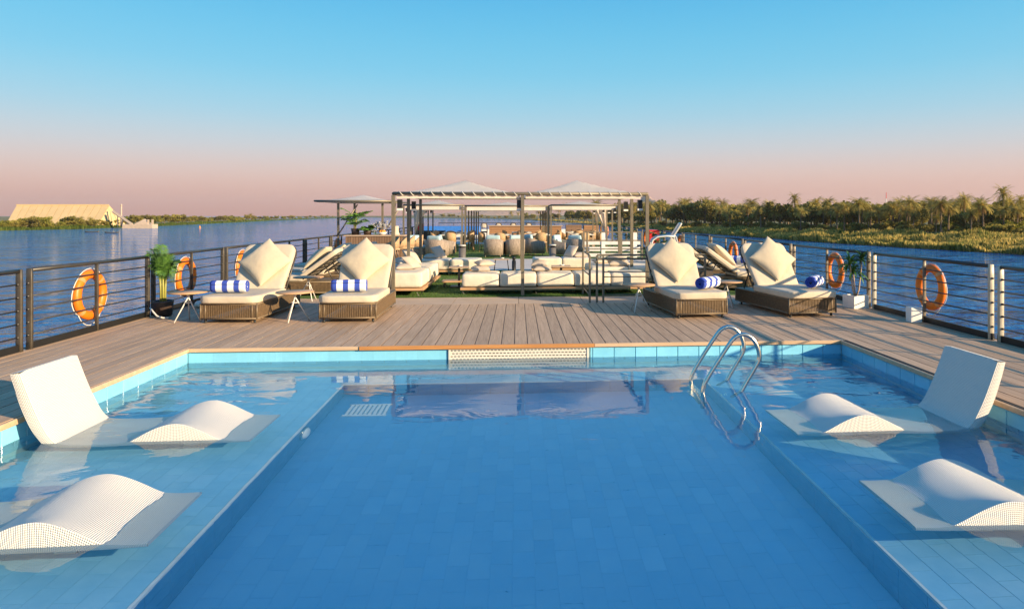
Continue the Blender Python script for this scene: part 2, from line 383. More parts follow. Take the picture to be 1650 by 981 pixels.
LB = [(-380, 150), (-362, 350), (-352, 492), (-333, 543), (-346, 674), (-380, 861), (-475, 1332), (-560, 1560), (-1000, 2300), (-1700, 3200), (-2300, 4200)]
bank('right_bank', [(x, y, 1) for x, y in RB], 500, M['bank'])
bank('left_bank', [(x, y, -1) for x, y in LB], 500, M['bank'], 2.0)

M['desert'] = mat('desert hillside', (.42, .27, .19), .95, var=.12, scale=.004, bump=.8, bscale=.012, bdist=30)
def hill(cx, cy, w, d, h, seed):
    mb = MB(); n = 28
    for j in range(n+1):
        for i in range(n+1):
            u, v = 2*i/n-1, 2*j/n-1
            e = max(0, 1-u*u)*max(0, 1-v*v)
            z = h*e**.8*(.75+.5*noise.fractal((u*1.7+seed, v*1.7, seed), .9, 2.1, 5))
            mb.v.append((cx+w*u, cy+d*v, WZ-2+max(0, z)))
    for j in range(n):
        for i in range(n):
            a = j*(n+1)+i; mb.f.append((a, a+1, a+n+2, a+n+1))
    return tag(mb.build('desert_hill', M['desert'], smooth=True), kind='structure')
hill(975, 4900, 230, 400, 150, 1.3)
hill(-150, 6200, 900, 500, 60, 4.7)

# hull of the ship under the deck
DX0, DX1, DY0, DY1, DE = -5.98, 6.24, -4.0, 52.0, 12.4
PX0, PX1, PY0, PY1 = -3.95, 4.15, -2.2, 8.5
mb = MB()
mb.box(DX0, PX0-.02, DY0, DE, -.35, -.0025); mb.box(PX1+.02, DX1, DY0, DE, -.35, -.0025)
mb.box(PX0-.02, PX1+.02, PY1+.02, DE, -.35, -.0025); mb.box(PX0-.02, PX1+.02, DY0, PY0-.02, -.35, -.0025)
deck = tag(mb.build('deck', M['plank_base']), kind='structure')
mb = MB(); mb.box(DX0-.1, DX1+.1, DY0-6, DY1, WZ-1, -1.6); mb.box(DX0-.1, PX0-.3, DY0-6, DE, -1.6, -.36); mb.box(PX1+.3, DX1+.1, DY0-6, DE, -1.6, -.36)
mb.box(DX0-.1, DX1+.1, DE+.0, DY1, -1.6, -.05)
tag(mb.build('ship_hull', M['hull']), kind='structure')

# planks, one by one
PW, PG = .1635, .0105
i = 0; x = DX0+.06
while x < DX1-.1:
    xa, xb = x, min(x+PW-PG, DX1-.03)
    overpool = xb > PX0-.005 and xa < PX1+.005
    segs = []
    if overpool:
        segs.append((PY1+.002, DE))
        if xa < PX0-.02: pass
    else:
        y = -2.5 + (i*1.37 % 2.2)
        while y < DE:
            y2 = min(y+3.6, DE)
            if DE-y2 < .5: y2 = DE
            segs.append((y, y2-.004)); y = y2
    for (ya, yb) in segs:
        L = yb-ya; wd = xb-xa
        b_ = .0007; q = MB()
        q.v = [(0, 0, -.028), (wd, 0, -.028), (wd, L, -.028), (0, L, -.028), (0, 0, -b_), (wd, 0, -b_), (wd, L, -b_), (0, L, -b_),
               (b_, b_, 0), (wd-b_, b_, 0), (wd-b_, L-b_, 0), (b_, L-b_, 0)]
        q.f = [(0,1,5,4),(1,2,6,5),(2,3,7,6),(3,0,4,7),(4,5,9,8),(5,6,10,9),(6,7,11,10),(7,4,8,11),(8,9,10,11)]
        o = q.build('plank', M['plank'], deck); o.location = (xa, ya, random.uniform(-.001, .001))
    x += PW; i += 1

# pool basin
WL = -.175; SH = WL-.40; DF = WL-.84
SX0, SX1, SY1 = -1.92, 2.12, 7.72          # edge of the deep part
mb = MB(); g_ = .012
mb.box(PX0-.2, PX0-g_, PY0, PY1, -1.5, -.04); mb.box(PX1+g_, PX1+.2, PY0, PY1, -1.5, -.04)
mb.box(PX0-.2, PX1+.2, PY1+g_, PY1+.2, -1.5, -.04); mb.box(PX0-.2, PX1+.2, PY0-.2, PY0, -1.5, -.04)
pool_wall = tag(mb.build('pool_wall', M['grout'], recv=True), kind='structure')
mb = MB()
mb.box(PX0-g_, SX0-g_, PY0, PY1+g_, -1.5, SH-.003); mb.box(SX1+g_, PX1+g_, PY0, PY1+g_, -1.5, SH-.003)
mb.box(SX0-g_, SX1+g_, SY1+g_, PY1+g_, -1.5, SH-.0035)
shelf = tag(mb.build('pool_shelf', M['grout_dark'], recv=True), kind='structure')
mb = MB(); mb.box(SX0-g_, SX1+g_, PY0, SY1+g_, -1.5, DF-.003)
pfloor = tag(mb.build('pool_floor', M['tile_deep']), kind='structure')

TM = {}
def tile_mesh(w_, h_, m):
    w_, h_ = round(w_, 3), round(h_, 3); k = (w_, h_, m.name)
    if k not in TM:
        q = MB(); b_ = .004 if m is M['tile'] else .0012; z1 = .012
        q.v = [(0, 0, 0), (w_, 0, 0), (w_, h_, 0), (0, h_, 0), (0, 0, z1-b_), (w_, 0, z1-b_), (w_, h_, z1-b_), (0, h_, z1-b_),
               (b_, b_, z1), (w_-b_, b_, z1), (w_-b_, h_-b_, z1), (b_, h_-b_, z1)]
        q.f = [(0,1,5,4),(1,2,6,5),(2,3,7,6),(3,0,4,7),(4,5,9,8),(5,6,10,9),(6,7,11,10),(7,4,8,11),(8,9,10,11)]
        me = bpy.data.meshes.new('tile'); me.from_pydata(q.v, [], q.f); me.materials.append(m); TM[k] = me
    return TM[k]
def tiles(parent, cells, m, limit=290, recv=True):
    # cells: (matrix, w, h); the nearest ones in view become parts, the rest one joined part
    def key(c):
        p = c[0].translation; xc = math.cos(YAW)*p.x+math.sin(YAW)*p.y; d = -math.sin(YAW)*p.x+math.cos(YAW)*p.y
        if d < .5: return 1e6
        px = CX+F*xc/d; py = CY+F*(EYE-p.z)/d
        return d if (-60 < px < 1710 and py < 1060) else 1e5+d
    cells = sorted(cells, key=key); rest = MB()
    for k, (mt, w_, h_) in enumerate(cells):
        me = tile_mesh(w_, h_, m)
        if k < limit:
            o = link('tile', me, parent, recv); o.matrix_world = mt
        else:
            rest.add([v.co for v in me.vertices], [tuple(p.vertices) for p in me.polygons], mt)
    if rest.v: tag(rest.build('tile_field', m, parent, recv=recv), kind='stuff')
TL, TW, JG = .27, .135, .0035
def floor_cells(x0, x1, y0, y1, z):
    out = []; i = 0; x = x0
    while x < x1-.02:
        w_ = min(TW, x1-x); y = y0-(TL/2 if i % 2 else 0)
        while y < y1-.02:
            ya = max(y, y0); yb = min(y+TL, y1)
            out.append((T(x, ya, z-.012), w_-JG, yb-ya-JG)); y += TL
        x += TW; i += 1
    return out
tiles(shelf, floor_cells(PX0, SX0-.018, .9, PY1, SH) + floor_cells(SX1+.018, PX1, .9, PY1, SH), M['tile_floor'], 300)
tiles(shelf, floor_cells(SX0-.016, SX1+.016, SY1+.017, PY1, SH), M['tile_floor'], 0)
tiles(pfloor, floor_cells(SX0, SX1, .6, SY1, DF), M['tile_deep'], 300, False)
JG = .008; cells = []; z0 = -.046
for r in range(3):
    z = z0-TW*(r+1); h_ = TW-JG
    x = PX0+.03+(TL/2 if r % 2 else 0)-TL
    while x < PX1:
        xa, xb = max(x, PX0), min(x+TL, PX1)
        if not (xb > -.86 and xa < .90) and xb-xa > .03: cells.append((T(xa, PY1+.012, z) @ RX(R(90)), xb-xa-JG, h_))
        elif xa < -.86 and -.86-xa > .03: cells.append((T(xa, PY1+.012, z) @ RX(R(90)), -.86-xa-JG, h_))
        elif xb > .90 and xb-.90 > .03: cells.append((T(.90+JG, PY1+.012, z) @ RX(R(90)), xb-.90-JG*2, h_))
        x += TL
    y = PY1-(TL/2 if r % 2 else 0)
    while y > 2.6:
        ya, yb = max(y-TL, 2.6), y
        cells.append((T(PX0-.012, ya, z) @ RZ(R(90)) @ RX(R(90)), yb-ya-JG, h_))
        cells.append((T(PX1+.012, yb, z) @ RZ(R(-90)) @ RX(R(90)), yb-ya-JG, h_))
        y -= TL
tiles(pool_wall, cells, M['tile'], 300)
JG = .0035; cells = []
for r in range(5):        # deep wall faces
    z = SH-TW*(r+1)-.02
    y = SY1
    while y > 2.6:
        ya = max(y-TL, 2.6)
        cells.append((T(SX0-.012, ya, z) @ RZ(R(90)) @ RX(R(90)), y-ya-JG, TW-JG))
        cells.append((T(SX1+.012, y, z) @ RZ(R(-90)) @ RX(R(90)), y-ya-JG, TW-JG)); y -= TL
    x = SX0
    while x < SX1:
        xb = min(x+TL, SX1); cells.append((T(x, SY1+.012, z) @ RX(R(90)), xb-x-JG, TW-JG)); x += TL
tiles(shelf, cells, M['tile_floor'], 0, False)
# white nosing along the edge of the shelf
for (xa, xb, ya, yb) in ((SX0-.016, SX0+.002, PY0, SY1+.016), (SX1-.002, SX1+.016, PY0, SY1+.016), (SX0+.003, SX1-.003, SY1-.002, SY1+.014)):
    mb = MB(); mb.box(xa, xb, ya, yb, SH-.03, SH+.004); mb.build('shelf_nosing', M['trim'], shelf, recv=True)
# wooden edging boards round the pool
def board(x0, x1, y0, y1, m, z0=-.044, z1=.004):
    mb = MB(); mb.rbox((x1-x0)/2, (y1-y0)/2, (z1-z0)/2, .008, T((x0+x1)/2, (y0+y1)/2, (z0+z1)/2), n=4)
    return mb.build('edging_board', m, deck, recv=True)
board(PX0-.012, -1.93, PY1-.03, PY1-.002, M['wood_pale']); board(-1.925, .955, PY1-.042, PY1-.002, M['wood_orange'], -.046, .006); board(.96, PX1+.012, PY1-.03, PY1-.002, M['wood_pale'])
for (ya, yb) in ((-2, 1.2), (1.205, 4.8), (4.805, PY1-.032)):
    board(PX0+.002, PX0+.03, ya, yb, M['wood_pale']); board(PX1-.03, PX1-.002, ya, yb, M['wood_pale'])

# pool water: one level sheet, its fine ripples are in the shading normal
mb = MB(); NX, NY = 8, 10
for j in range(NY+1):
    for i in range(NX+1):
        mb.v.append((PX0-.005+(PX1-PX0+.01)*i/NX, PY0+(PY1-PY0+.005)*j/NY, WL))
for j in range(NY):
    for i in range(NX):
        a = j*(NX+1)+i; mb.f.append((a, a+1, a+NX+2, a+NX+1))
pw = tag(mb.build('pool_water', M['water'], smooth=True), kind='structure')
pw.cycles.is_caustics_caster = True

# paving strip, turf and pale paving further along the deck
mb = MB(); mb.box(DX0, DX1, DE+.004, 13.44, -.1, -.012); pv = tag(mb.build('paving', M['plank_base']), kind='structure')
xx = DX0
while xx < DX1-.05:
    xb = min(xx+1.2, DX1); q = MB(); q.rbox((xb-xx)/2-.004, .51, .008, .003, T((xx+xb)/2, 12.922, -.008), n=3); q.build('paving_slab', M['pave'], pv); xx += 1.2
for n_, ya, yb, z, m in (('turf', 13.44, 20.05, .0, 'turf'), ('paving', 20.05, 25.2, -.004, 'pave_pale'), ('turf', 25.2, 38.5, 0, 'turf'), ('paving', 38.5, DY1, -.004, 'pave_pale')):
    mb = MB(); mb.box(DX0, DX1, ya+.002, yb-.002, -.1, z); tag(mb.build(n_, M[m]), kind='structure')
# upright turf blades on the strip nearest the camera
rr = random.Random(5); mb = MB()
for k in range(26000):
    x = rr.uniform(-3.4, 3.6); y = 13.46+rr.random()**1.6*6.4; h = rr.uniform(.018, .034); a = rr.uniform(0, math.pi); dx, dy = math.cos(a)*.004, math.sin(a)*.004
    lx, ly = rr.gauss(0, .008), rr.gauss(0, .008)
    b0 = len(mb.v); mb.v += [(x-dx, y-dy, 0), (x+dx, y+dy, 0), (x+lx, y+ly, h)]; mb.f.append((b0, b0+1, b0+2))
tag(mb.build('turf_blades', M['turf']), label='short green blades of the artificial turf under the lounge', cat='grass', kind='stuff')

# ================================================================== POOL THINGS
# perforated overflow panel in the far wall, with its slots cut through
g = thing('overflow_panel', 'cream perforated overflow panel set in the far pool wall', 'panel', (.02, PY1, WL))
mb = MB(); HX, z0, z1 = .855, -.20, .126; yy = -.012
nc, nr = 38, 9; cw, ch = 2*HX/nc, (z1-z0)/nr
for r in range(nr):
    off = (cw/2 if r % 2 else 0)
    zz = z0+ch*r; za, zb = zz+ch*.34, zz+ch*.66
    mb.box(-HX, HX, yy, yy+.008, zz, za); mb.box(-HX, HX, yy, yy+.008, zb, zz+ch)
    xs = -HX
    for c in range(nc+1):
        a = -HX+c*cw-off; mb.box(max(-HX, a-cw*.17), min(HX, a+cw*.17), yy, yy+.008, za, zb) if a+cw*.17 > -HX and a-cw*.17 < HX else None
mb.build('slotted_face', M['perf'], g, recv=True)
mb = MB(); mb.box(-HX, HX, .0, .010, z0, z1); mb.build('dark_backing', M['dark'], g, recv=True)  # near-black sheet painting the shade behind the slots
for s in (-1, 1): mb = MB(); mb.box(s*HX-.012, s*HX+.012, -.02, .01, z0, z1); mb.build('side_trim', M['perf'], g, recv=True)

# stainless grab rails of the pool ladder
g = thing('pool_ladder', 'pair of polished steel grab rails arching over the shelf edge', 'pool ladder', (2.07, 7.0, WL))
for (Y, pts) in ((7.22, [(1113, 612), (1117, 597), (1153, 541), (1160, 532), (1168, 527), (1177, 526), (1187, 531), (1194, 540), (1198, 552), (1199, 563), (1195, 572), (1173, 609)]),):
    P = [unY(px, py, Y) for px, py in pts]
    P = [Vector((p.x-2.07, 0, p.z-WL)) for p in P]
    lo = P[0]; hi = P[-1]
    full = [Vector((lo.x, 0, -.55)), Vector((lo.x, 0, -.05))]+P+[hi+Vector((-.10, 0, -.2)), hi+Vector((-.11, 0, -.235))]
    # smooth
    def chaikin(p, n=2):
        for _ in range(n):
            q = [p[0]]
            for a, b_ in zip(p, p[1:]): q += [a*.75+b_*.25, a*.25+b_*.75]
            p = q+[p[-1]]
        return p
    full = chaikin(full)
    for yo in (.22, -.25):
        mb = MB(); mb.tube(full, .0215, 12); o = mb.build('grab_rail', M['steel'], g, True, True); o.location = (0, yo, 0)
for z in (-.18, -.42):
    mb = MB(); mb.box(lo.x-.04, lo.x+.04, -.25, .22, z, z+.02); mb.build('step', M['steel'], g, recv=True)

# underwater light and floor grate
o = thing('pool_light', 'round white underwater lamp on the left wall of the deep part', 'pool light', (SX0, 6.3, SH-.2))
mb = MB(); mb.lathe([(.0, .0), (.10, .0), (.105, .012), (.09, .03), (.06, .04), (.001, .044)], 24, RY(R(90))); mb.build('lens', M['trim'], o, True, True)
mb = MB(); mb.lathe([(.105, 0), (.125, 0), (.125, .014), (.105, .016)], 24, RY(R(90))); mb.build('bezel', M['steel'], o, True, True)
o = thing('drain_grate', 'small pale drain grate on the floor of the deep part', 'grate', (-1.55, 7.2, DF))
for k in range(9): mb = MB(); mb.box(-.2+k*.047, -.2+k*.047+.03, -.16, .16, .004, .02); mb.build('slat', M['trim'], o, recv=True)
for yy in (-.19, .161): mb = MB(); mb.box(-.22, .22, yy, yy+.029, .002, .022); mb.build('frame_bar', M['trim'], o, recv=True)

# woven in-pool lounger; foot at x = 0, head towards +x, z = 0 at the water line
def lounger_mesh():
    def cr_spline(pts, n):
        out = []
        for i in range(len(pts)-1):
            p0 = Vector(pts[max(0, i-1)]); p1 = Vector(pts[i]); p2 = Vector(pts[i+1]); p3 = Vector(pts[min(len(pts)-1, i+2)])
            for k in range(n):
                t = k/n; out.append(.5*((2*p1)+(p2-p0)*t+(2*p0-5*p1+4*p2-p3)*t*t+(3*p1-p0-3*p2+p3)*t**3))
        return out+[Vector(pts[-1])]
    top = cr_spline([(0, -.006), (.12, -.014), (.23, .0), (.40, .055), (.57, .086), (.75, .062), (.92, .0), (1.03, -.03), (1.2, -.045), (1.38, -.035), (1.5, .04), (1.575, .16), (1.65, .33), (1.735, .56)], 6)
    bot = cr_spline([(.0, -.062), (.14, -.075), (.27, -.08), (.42, -.08), (.57, -.08), (.72, -.08), (.86, -.085), (.97, -.10), (1.2, -.12), (1.44, -.11), (1.575, -.0), (1.665, .13), (1.74, .31), (1.81, .545)], 6)
    W2 = .345; n = len(top); mb = MB(); mb.uv = []
    nv = 10; L = 0; prev = top[0]; cell = .012
    us = []
    for p in top: L += (p-prev).length; prev = p; us.append(L/cell)
    # top sheet
    def grid(fn, nu, nv_):
        b0 = len(mb.v)
        for i in range(nu):
            for j in range(nv_+1):
                p, uv = fn(i, j/nv_); mb.v.append(p); mb.uv.append(uv)
        for i in range(nu-1):
            for j in range(nv_):
                a = b0+i*(nv_+1)+j; mb.f.append((a, a+nv_+1, a+nv_+2, a+1))
    e = .012
    def topf(i, t):
        y = -W2+2*W2*t; ed = max(0, (abs(y)-(W2-.03))/.03)
        hw = math.exp(-((top[i].x-.57)/.28)**2)      # the knee hump is a saddle: its rims stand higher
        return (top[i].x, y, top[i].y-e*ed*ed*(1-hw)+.056*hw*(abs(y)/W2)**2.2-.010*hw), (us[i], y/cell)
    grid(topf, n, nv)
    def botf(i, t):
        y = W2-2*W2*t; return (bot[i].x, y, bot[i].y), (us[i], y/cell)
    grid(botf, n, 2)
    for s in (-1, 1):
        def sf(i, t):
            if s < 0: t = 1-t
            hw = math.exp(-((top[i].x-.57)/.28)**2)
            a, b_ = Vector((top[i].x, top[i].y-e*(1-hw)+.046*hw)), bot[i]
            p = a.lerp(b_, t); bulge = .006*math.sin(math.pi*t)
            return (p.x, s*(W2+bulge), p.y), (us[i], ((a-b_).length*t)/cell)
        grid(sf, n, 5)
    for i, s in ((0, 1), (n-1, -1)):
        def ef(k, t):
            y = (-W2+2*W2*t)*s; a, b_ = Vector((top[i].x, top[i].y-e*.3)), bot[i]; p = b_.lerp(a, k/3)
            return (p.x, y, p.y), (y/cell, (a-b_).length*k/3/cell)
        grid(ef, 4, 8)
    return mb
lm = lounger_mesh()
la = thing('pool_lounger', '', 'pool lounger', recv=True); lm.build('woven_shell', M['weave'], la, True, True)
for (xa, xb, z) in ((.5, .62, -.078), (1.15, 1.27, -.115)):
    q = MB(); q.box(xa, xb, -.10, .10, SH-WL+.001, z); q.build('support', M['trim'], la, recv=True)
tag(la, 'white woven pool lounger by the left wall with its backrest showing', 'pool lounger', 'woven loungers in the pool shallows')
la.location = (-2.12, 5.93, WL); la.rotation_euler = (0, 0, R(180))
def pl(label, loc, rz):
    return copy_thing(la, label, loc, rz)
pl('white woven pool lounger nearest the camera on the left shelf, cut by the frame', (-2.02, 4.21, WL), R(182))
pl('white woven pool lounger by the right wall, its shaded backrest showing', (2.27, 5.77, WL), R(1))
pl('white woven pool lounger nearest the camera on the right shelf, cut by the frame', (2.28, 4.10, WL), R(-2))

# ================================================================== RAILINGS
def rail(x, y0, y1, label, group, post_m, mids=1, side=-1):
    g = thing('railing_section', label, 'railing', (x, y0, 0), 0, group)
    L = y1-y0
    for yy in (.05, L-.05):
        mb = MB(); mb.rbox(.036, .022, .5, .016, T(0, yy, .47), n=4); mb.build('post', post_m, g, True)
    for k in range(mids):
        yy = L*(k+1)/(mids+1)
        mb = MB(); mb.rbox(.025, .012, .47, .008, T(0, yy, .46), n=4); mb.build('post', M['rail_dark'] if side < 0 else M['rail_mid'], g, True)
    mb = MB(); mb.tube([(0, .05, .945), (0, L-.05, .945)], .026, 10); mb.build('handrail', M['rail_top'], g, True)
    for z in (.17, .325, .48, .635, .79):
        mb = MB(); mb.tube([(0, .02, z), (0, L-.02, z)], .0095, 6)
        for yy in (.05, L-.05): mb.tube([(0, yy-.04, z), (0, yy+.04, z)], .015, 6)
        mb.build('bar', M['rail_top'], g, True)
    mb = MB(); mb.box(-.012, .012, 0, L, .0, .085); mb.build('toe_board', M['black_metal'], g)
    return g
LX, RXX = -5.83, 6.09
lb = [5.75, 8.52, 11.30, 14.05, 16.66, 19.21, 21.82, 24.4, 27.2, 30.0, 32.8, 35.6, 38.4, 41.2]
ORD = ['first', 'second', 'third', 'fourth', 'fifth', 'sixth', 'seventh', 'eighth']
names_l = ['cut by the left frame edge', 'dark left railing section with the nearest life ring', 'dark left railing section behind the areca palm', 'dark left railing section behind the leftmost sun lounger',
           'dark left railing section beside the side-on loungers', 'fifth dark left railing section from the near left corner', 'dark left railing section next to the bar counter']
for k in range(len(lb)-1):
    lab = ('dark left railing section '+names_l[0]) if k == 0 else (names_l[k] if k < len(names_l) else 'distant dark left railing section, '+ORD[k-7]+' one beyond the bar')
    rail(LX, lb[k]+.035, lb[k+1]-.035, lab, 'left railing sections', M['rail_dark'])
rb = [5.05, 8.31, 11.38, 14.78, 18.04, 21.25, 24.84, 28.1, 31.4, 34.7, 38.0, 41.3]
names_r = ['pale posted right railing section cut by the right frame edge', 'right railing section with pale posts and the nearest right life ring', 'right railing section behind the white potted plant',
           'right railing section behind the rightmost sun lounger', 'right railing section with a life ring behind two striped towels', 'right railing section beside the exercise machine']
for k in range(len(rb)-1):
    lab = names_r[k] if k < len(names_r) else 'distant right railing section, '+ORD[k-6]+' one beyond the exercise machine'
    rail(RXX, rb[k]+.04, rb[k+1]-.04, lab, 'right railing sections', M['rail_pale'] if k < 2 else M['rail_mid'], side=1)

# ================================================================== LIFE RINGS
def ring_proto():
    g = thing('life_ring', '', 'life ring')
    mb = MB(); n, k = 40, 12; Rr, rr_ = .285, .068
    for i in range(n):
        a = 2*math.pi*i/n
        for j in range(k):
            t = 2*math.pi*j/k; q = Rr+rr_*math.cos(t)*.95
            mb.v.append((rr_*.8*math.sin(t), q*math.cos(a), q*math.sin(a)))
    for i in range(n):
        for j in range(k):
            mb.f.append((i*k+j, i*k+(j+1) % k, ((i+1) % n)*k+(j+1) % k, ((i+1) % n)*k+j))
    mb.build('ring_body', M['ring'], g, True)
    for q in range(4):
        mb = MB(); pts = []
        for i in range(4):
            a = math.pi/4+q*math.pi/2+(i-1.5)*.055
            for j in range(k):
                t = 2*math.pi*j/k; d = Rr+(rr_+.004)*math.cos(t)*.95
                mb.v.append(((rr_+.004)*.8*math.sin(t), d*math.cos(a), d*math.sin(a)))
        for i in range(3):
            for j in range(k): mb.f.append((i*k+j, i*k+(j+1) % k, (i+1)*k+(j+1) % k, (i+1)*k+j))
        mb.build('band', M['ring_band'], g, True)
    for q in range(4):
        a0 = math.pi/4+q*math.pi/2; pts = []
        for i in range(9):
            t = i/8; a = a0+t*math.pi/2; sag = math.sin(math.pi*t)
            d = Rr+rr_+.006+.035*sag; p = Vector((0, d*math.cos(a), d*math.sin(a)-.03*sag)); pts.append(p)
        mb = MB(); mb.tube(pts, .006, 5); mb.build('grab_line', M['rope_white'], g, True)
    return g
rp0 = ring_proto()
rings = [((-5.925, 9.92, .50), 'orange life ring on the left rail, nearest the camera'), ((-5.925, 12.66, .50), 'orange life ring on the left rail behind the areca palm'),
         ((-5.925, 15.2, .50), 'orange life ring half hidden by the leftmost cream pillow'), ((-5.925, 17.8, .5), 'orange life ring seen just right of the leftmost backrest'),
         ((-5.925, 22.98, .5), 'orange life ring on the left rail by the bar counter'),
         ((6.20, 9.86, .52), 'orange life ring on the right rail, nearest the camera'), ((6.20, 12.97, .52), 'orange life ring behind the plant in the white pot'),
         ((6.20, 19.3, .50), 'orange life ring between the two right-hand cream pillows'), ((6.20, 25.7, .5), 'small orange life ring behind the exercise machine handles'),
         ((6.20, 32.8, .5), 'small orange life ring just left of the red locker'), ((6.20, 36.2, .5), 'small orange life ring second left of the red locker'),
         ((6.20, 47.0, .5), 'tiny orange life ring at the far right rail'), ((6.20, 50.5, .5), 'tiny orange life ring farthest along the right rail')]
for k, (loc, lab) in enumerate(rings):
    if k == 0: rp0.location = loc; rp0['label'] = lab; rp0['group'] = 'orange life rings on the rails'; remember(rp0)
    else:
        o = copy_thing(rp0, lab, loc); o.rotation_euler = (random.uniform(-.3, .3), 0, 0)

# ================================================================== DECK SUN LOUNGERS
def pillow_mesh(a, t, seed=0, n=16):
    mb = MB(); rs = []
    for side in (1, -1):
        for j in range(n+1):
            for i in range(n+1):
                u, v = 2*i/n-1, 2*j/n-1
                u = math.sin(u*math.pi/2); v = math.sin(v*math.pi/2)
                x = a*u*(1-.05*(1-v*v)*u*u); y = a*v*(1-.05*(1-u*u)*v*v)
                z = t*((1-u**2)*(1-v**2))**.52*(1+.25*u*u*v*v)
                cre = .10*t*noise.noise((u*1.6+seed, v*1.6, seed*1.3))+.035*t*noise.noise((u*5+seed, v*5, 9+seed))
                z = side*(z+cre*min(1, z/t*1.5))
                mb.v.append((x, y, z))
        b0 = 0 if side > 0 else (n+1)**2
        for j in range(n):
            for i in range(n):
                p = b0+j*(n+1)+i; f = (p, p+1, p+n+2, p+n+1); mb.f.append(f if side > 0 else f[::-1])
    return mb
def lounger(label, back_deg=51):
    g = thing('sun_lounger', label, 'sun lounger', group='rope sided sun loungers')
    Wd, L, zb, zt = .41, 1.78, .055, .295
    # frame rods
    mb = MB(); c = .014
    for z in (zb+c, zt-c):
        for s in (-1, 1): mb.tube([(s*Wd, 0, z), (s*Wd, L, z)], c, 6)
        for y in (0, L): mb.tube([(-Wd, y, z), (Wd, y, z)], c, 6)
    for s in (-1, 1):
        for y in (0, L): mb.tube([(s*Wd, y, zb), (s*Wd, y, zt)], c, 6)
        mb.tube([(s*(Wd-.07), 0, zb), (s*(Wd-.07), 0, zt)], c*.8, 6)
    mb.build('frame', M['rope_frame'], g, True)
    # rope sides
    mb = MB(); pit = .026; r = .016
    n = int(2*Wd/pit)
    for k in range(1, n):
        x = -Wd+k*2*Wd/n; mb.box(x-r/2, x+r/2, -.005, .005, zb+.02, zt-.02); mb.box(x-r/2, x+r/2, L-.005, L+.005, zb+.02, zt-.02)
    n = int(L/pit)
    for k in range(1, n):
        y = k*L/n
        for s in (-1, 1): mb.box(s*Wd-.005, s*Wd+.005, y-r/2-.001, y+r/2+.001, zb+.02, zt-.02)
    tag(mb.build('rope_sides', M['rope'], g), kind='stuff')
    mb = MB(); mb.box(-Wd+.02, Wd-.02, .02, L-.02, zt-.03, zt-.004); mb.build('platform', M['rope_frame'], g)
    for s in (-1, 1):
        for y in (.05, L-.12):
            mb = MB(); mb.lathe([(.018, 0), (.02, .01), (.016, .06)], 10, T(s*(Wd-.05), y, 0)); mb.build('foot', M['foot'], g, True)
    # mattress: flat part with rounded foot corners
    mb = MB(); n = 12; Lm = 1.12; W2 = .435; th = .056; rc = .13
    mb.rbox(W2, Lm/2+.03, th, .03, T(0, Lm/2-.03, zt+th), n=10, puff=.003, wob=.003, seed=1)
    for k, (x, y, z) in enumerate(mb.v):      # round the foot corners in plan
        yy = y-(-.06+rc); xx = abs(x)-(W2-rc)
        if yy < 0 and xx > 0:
            q = max(abs(yy), xx)
            d = math.hypot(xx, yy)
            if d > 1e-6:
                s_ = q/d; x2 = (W2-rc)+xx*s_; y2 = (-.06+rc)+yy*s_; mb.v[k] = (math.copysign(x2, x), y2, z)
    mb.build('seat_mattress', M['cushion'], g, True)
    a = R(back_deg); LB_ = .92
    Mx = T(0, Lm-.07, zt+.075) @ RX(a)
    mb = MB(); mb.rbox(W2, LB_/2, .05, .03, T(0, LB_/2, 0), n=10, puff=.004, wob=.003, seed=2)
    for k, (x, y, z) in enumerate(mb.v):
        rc2 = .15; yy = y-(LB_-rc2); xx = abs(x)-(W2-rc2)
        if yy > 0 and xx > 0:
            q = max(yy, xx); d = math.hypot(xx, yy)
            if d > 1e-6:
                s_ = q/d; x = math.copysign((W2-rc2)+xx*s_, x); y = (LB_-rc2)+yy*s_
        mb.v[k] = (x*(1-.09*(1-y/LB_)), y, z)
    mb.v = [tuple(Mx @ Vector(p)) for p in mb.v]
    mb.build('back_mattress', M['cushion'], g, True)
    mb = MB()
    pts = [(-W2+.02, .0, -.065), (-W2+.01, LB_-.14, -.065), (-W2+.05, LB_-.02, -.065), (-W2+.14, LB_+.03, -.065), (W2-.14, LB_+.03, -.065), (W2-.05, LB_-.02, -.065), (W2-.01, LB_-.14, -.065), (W2-.02, 0, -.065)]
    mb.tube(pts, .014, 8, M=Mx)
    for k in range(6):
        y = .1+k*.14; mb.box(-W2+.03, W2-.03, y, y+.05, -.075, -.06, Mx)
    for s in (-1, 1): mb.tube([Mx @ Vector((s*.3, LB_*.55, -.07)), Vector((s*.3, L-.1, zt))], .012, 6)
    mb.build('back_frame', M['rail_dark'], g, True)
    return g, Mx
L0, BM = lounger('x'); remember(L0)
L1, BM1 = lounger('x', 36); remember(L1)
pil_a = pillow_mesh(.315, .12, 1).build('scatter_pillow', M['pillow'], None, True); pil_b = pillow_mesh(.315, .12, 4.2).build('scatter_pillow', M['pillow'], None, True)
def towel_mesh():
    mb = MB(); mb.uv = []; L = .52; n = 64; turns = 3.4; nl = 14
    pts = []
    for i in range(n+1):
        t = i/n; a = t*turns*2*math.pi; r = .018+.078*t**.85; pts.append((r*math.cos(a), r*math.sin(a)*.96))
    for i, (y, z) in enumerate(pts):
        for j in range(nl+1):
            u = j/nl; wv = .003*noise.noise((u*9, i*.2, 0)); x = -L/2+L*u+.006*noise.noise((i*.35, 3, 0))
            ed = .006*max(0, abs(2*u-1)-.85)/.15
            s = 1+(wv-ed)/max(.02, math.hypot(y, z)); mb.v.append((x, y*s, z*s)); mb.uv.append((u, i/n))
    for i in range(n):
        for j in range(nl):
            a = i*(nl+1)+j; mb.f.append((a, a+1, a+nl+2, a+nl+1))
    return mb
tm = towel_mesh(); tw0 = tm.build('rolled_towel', M['towel'], None, True)
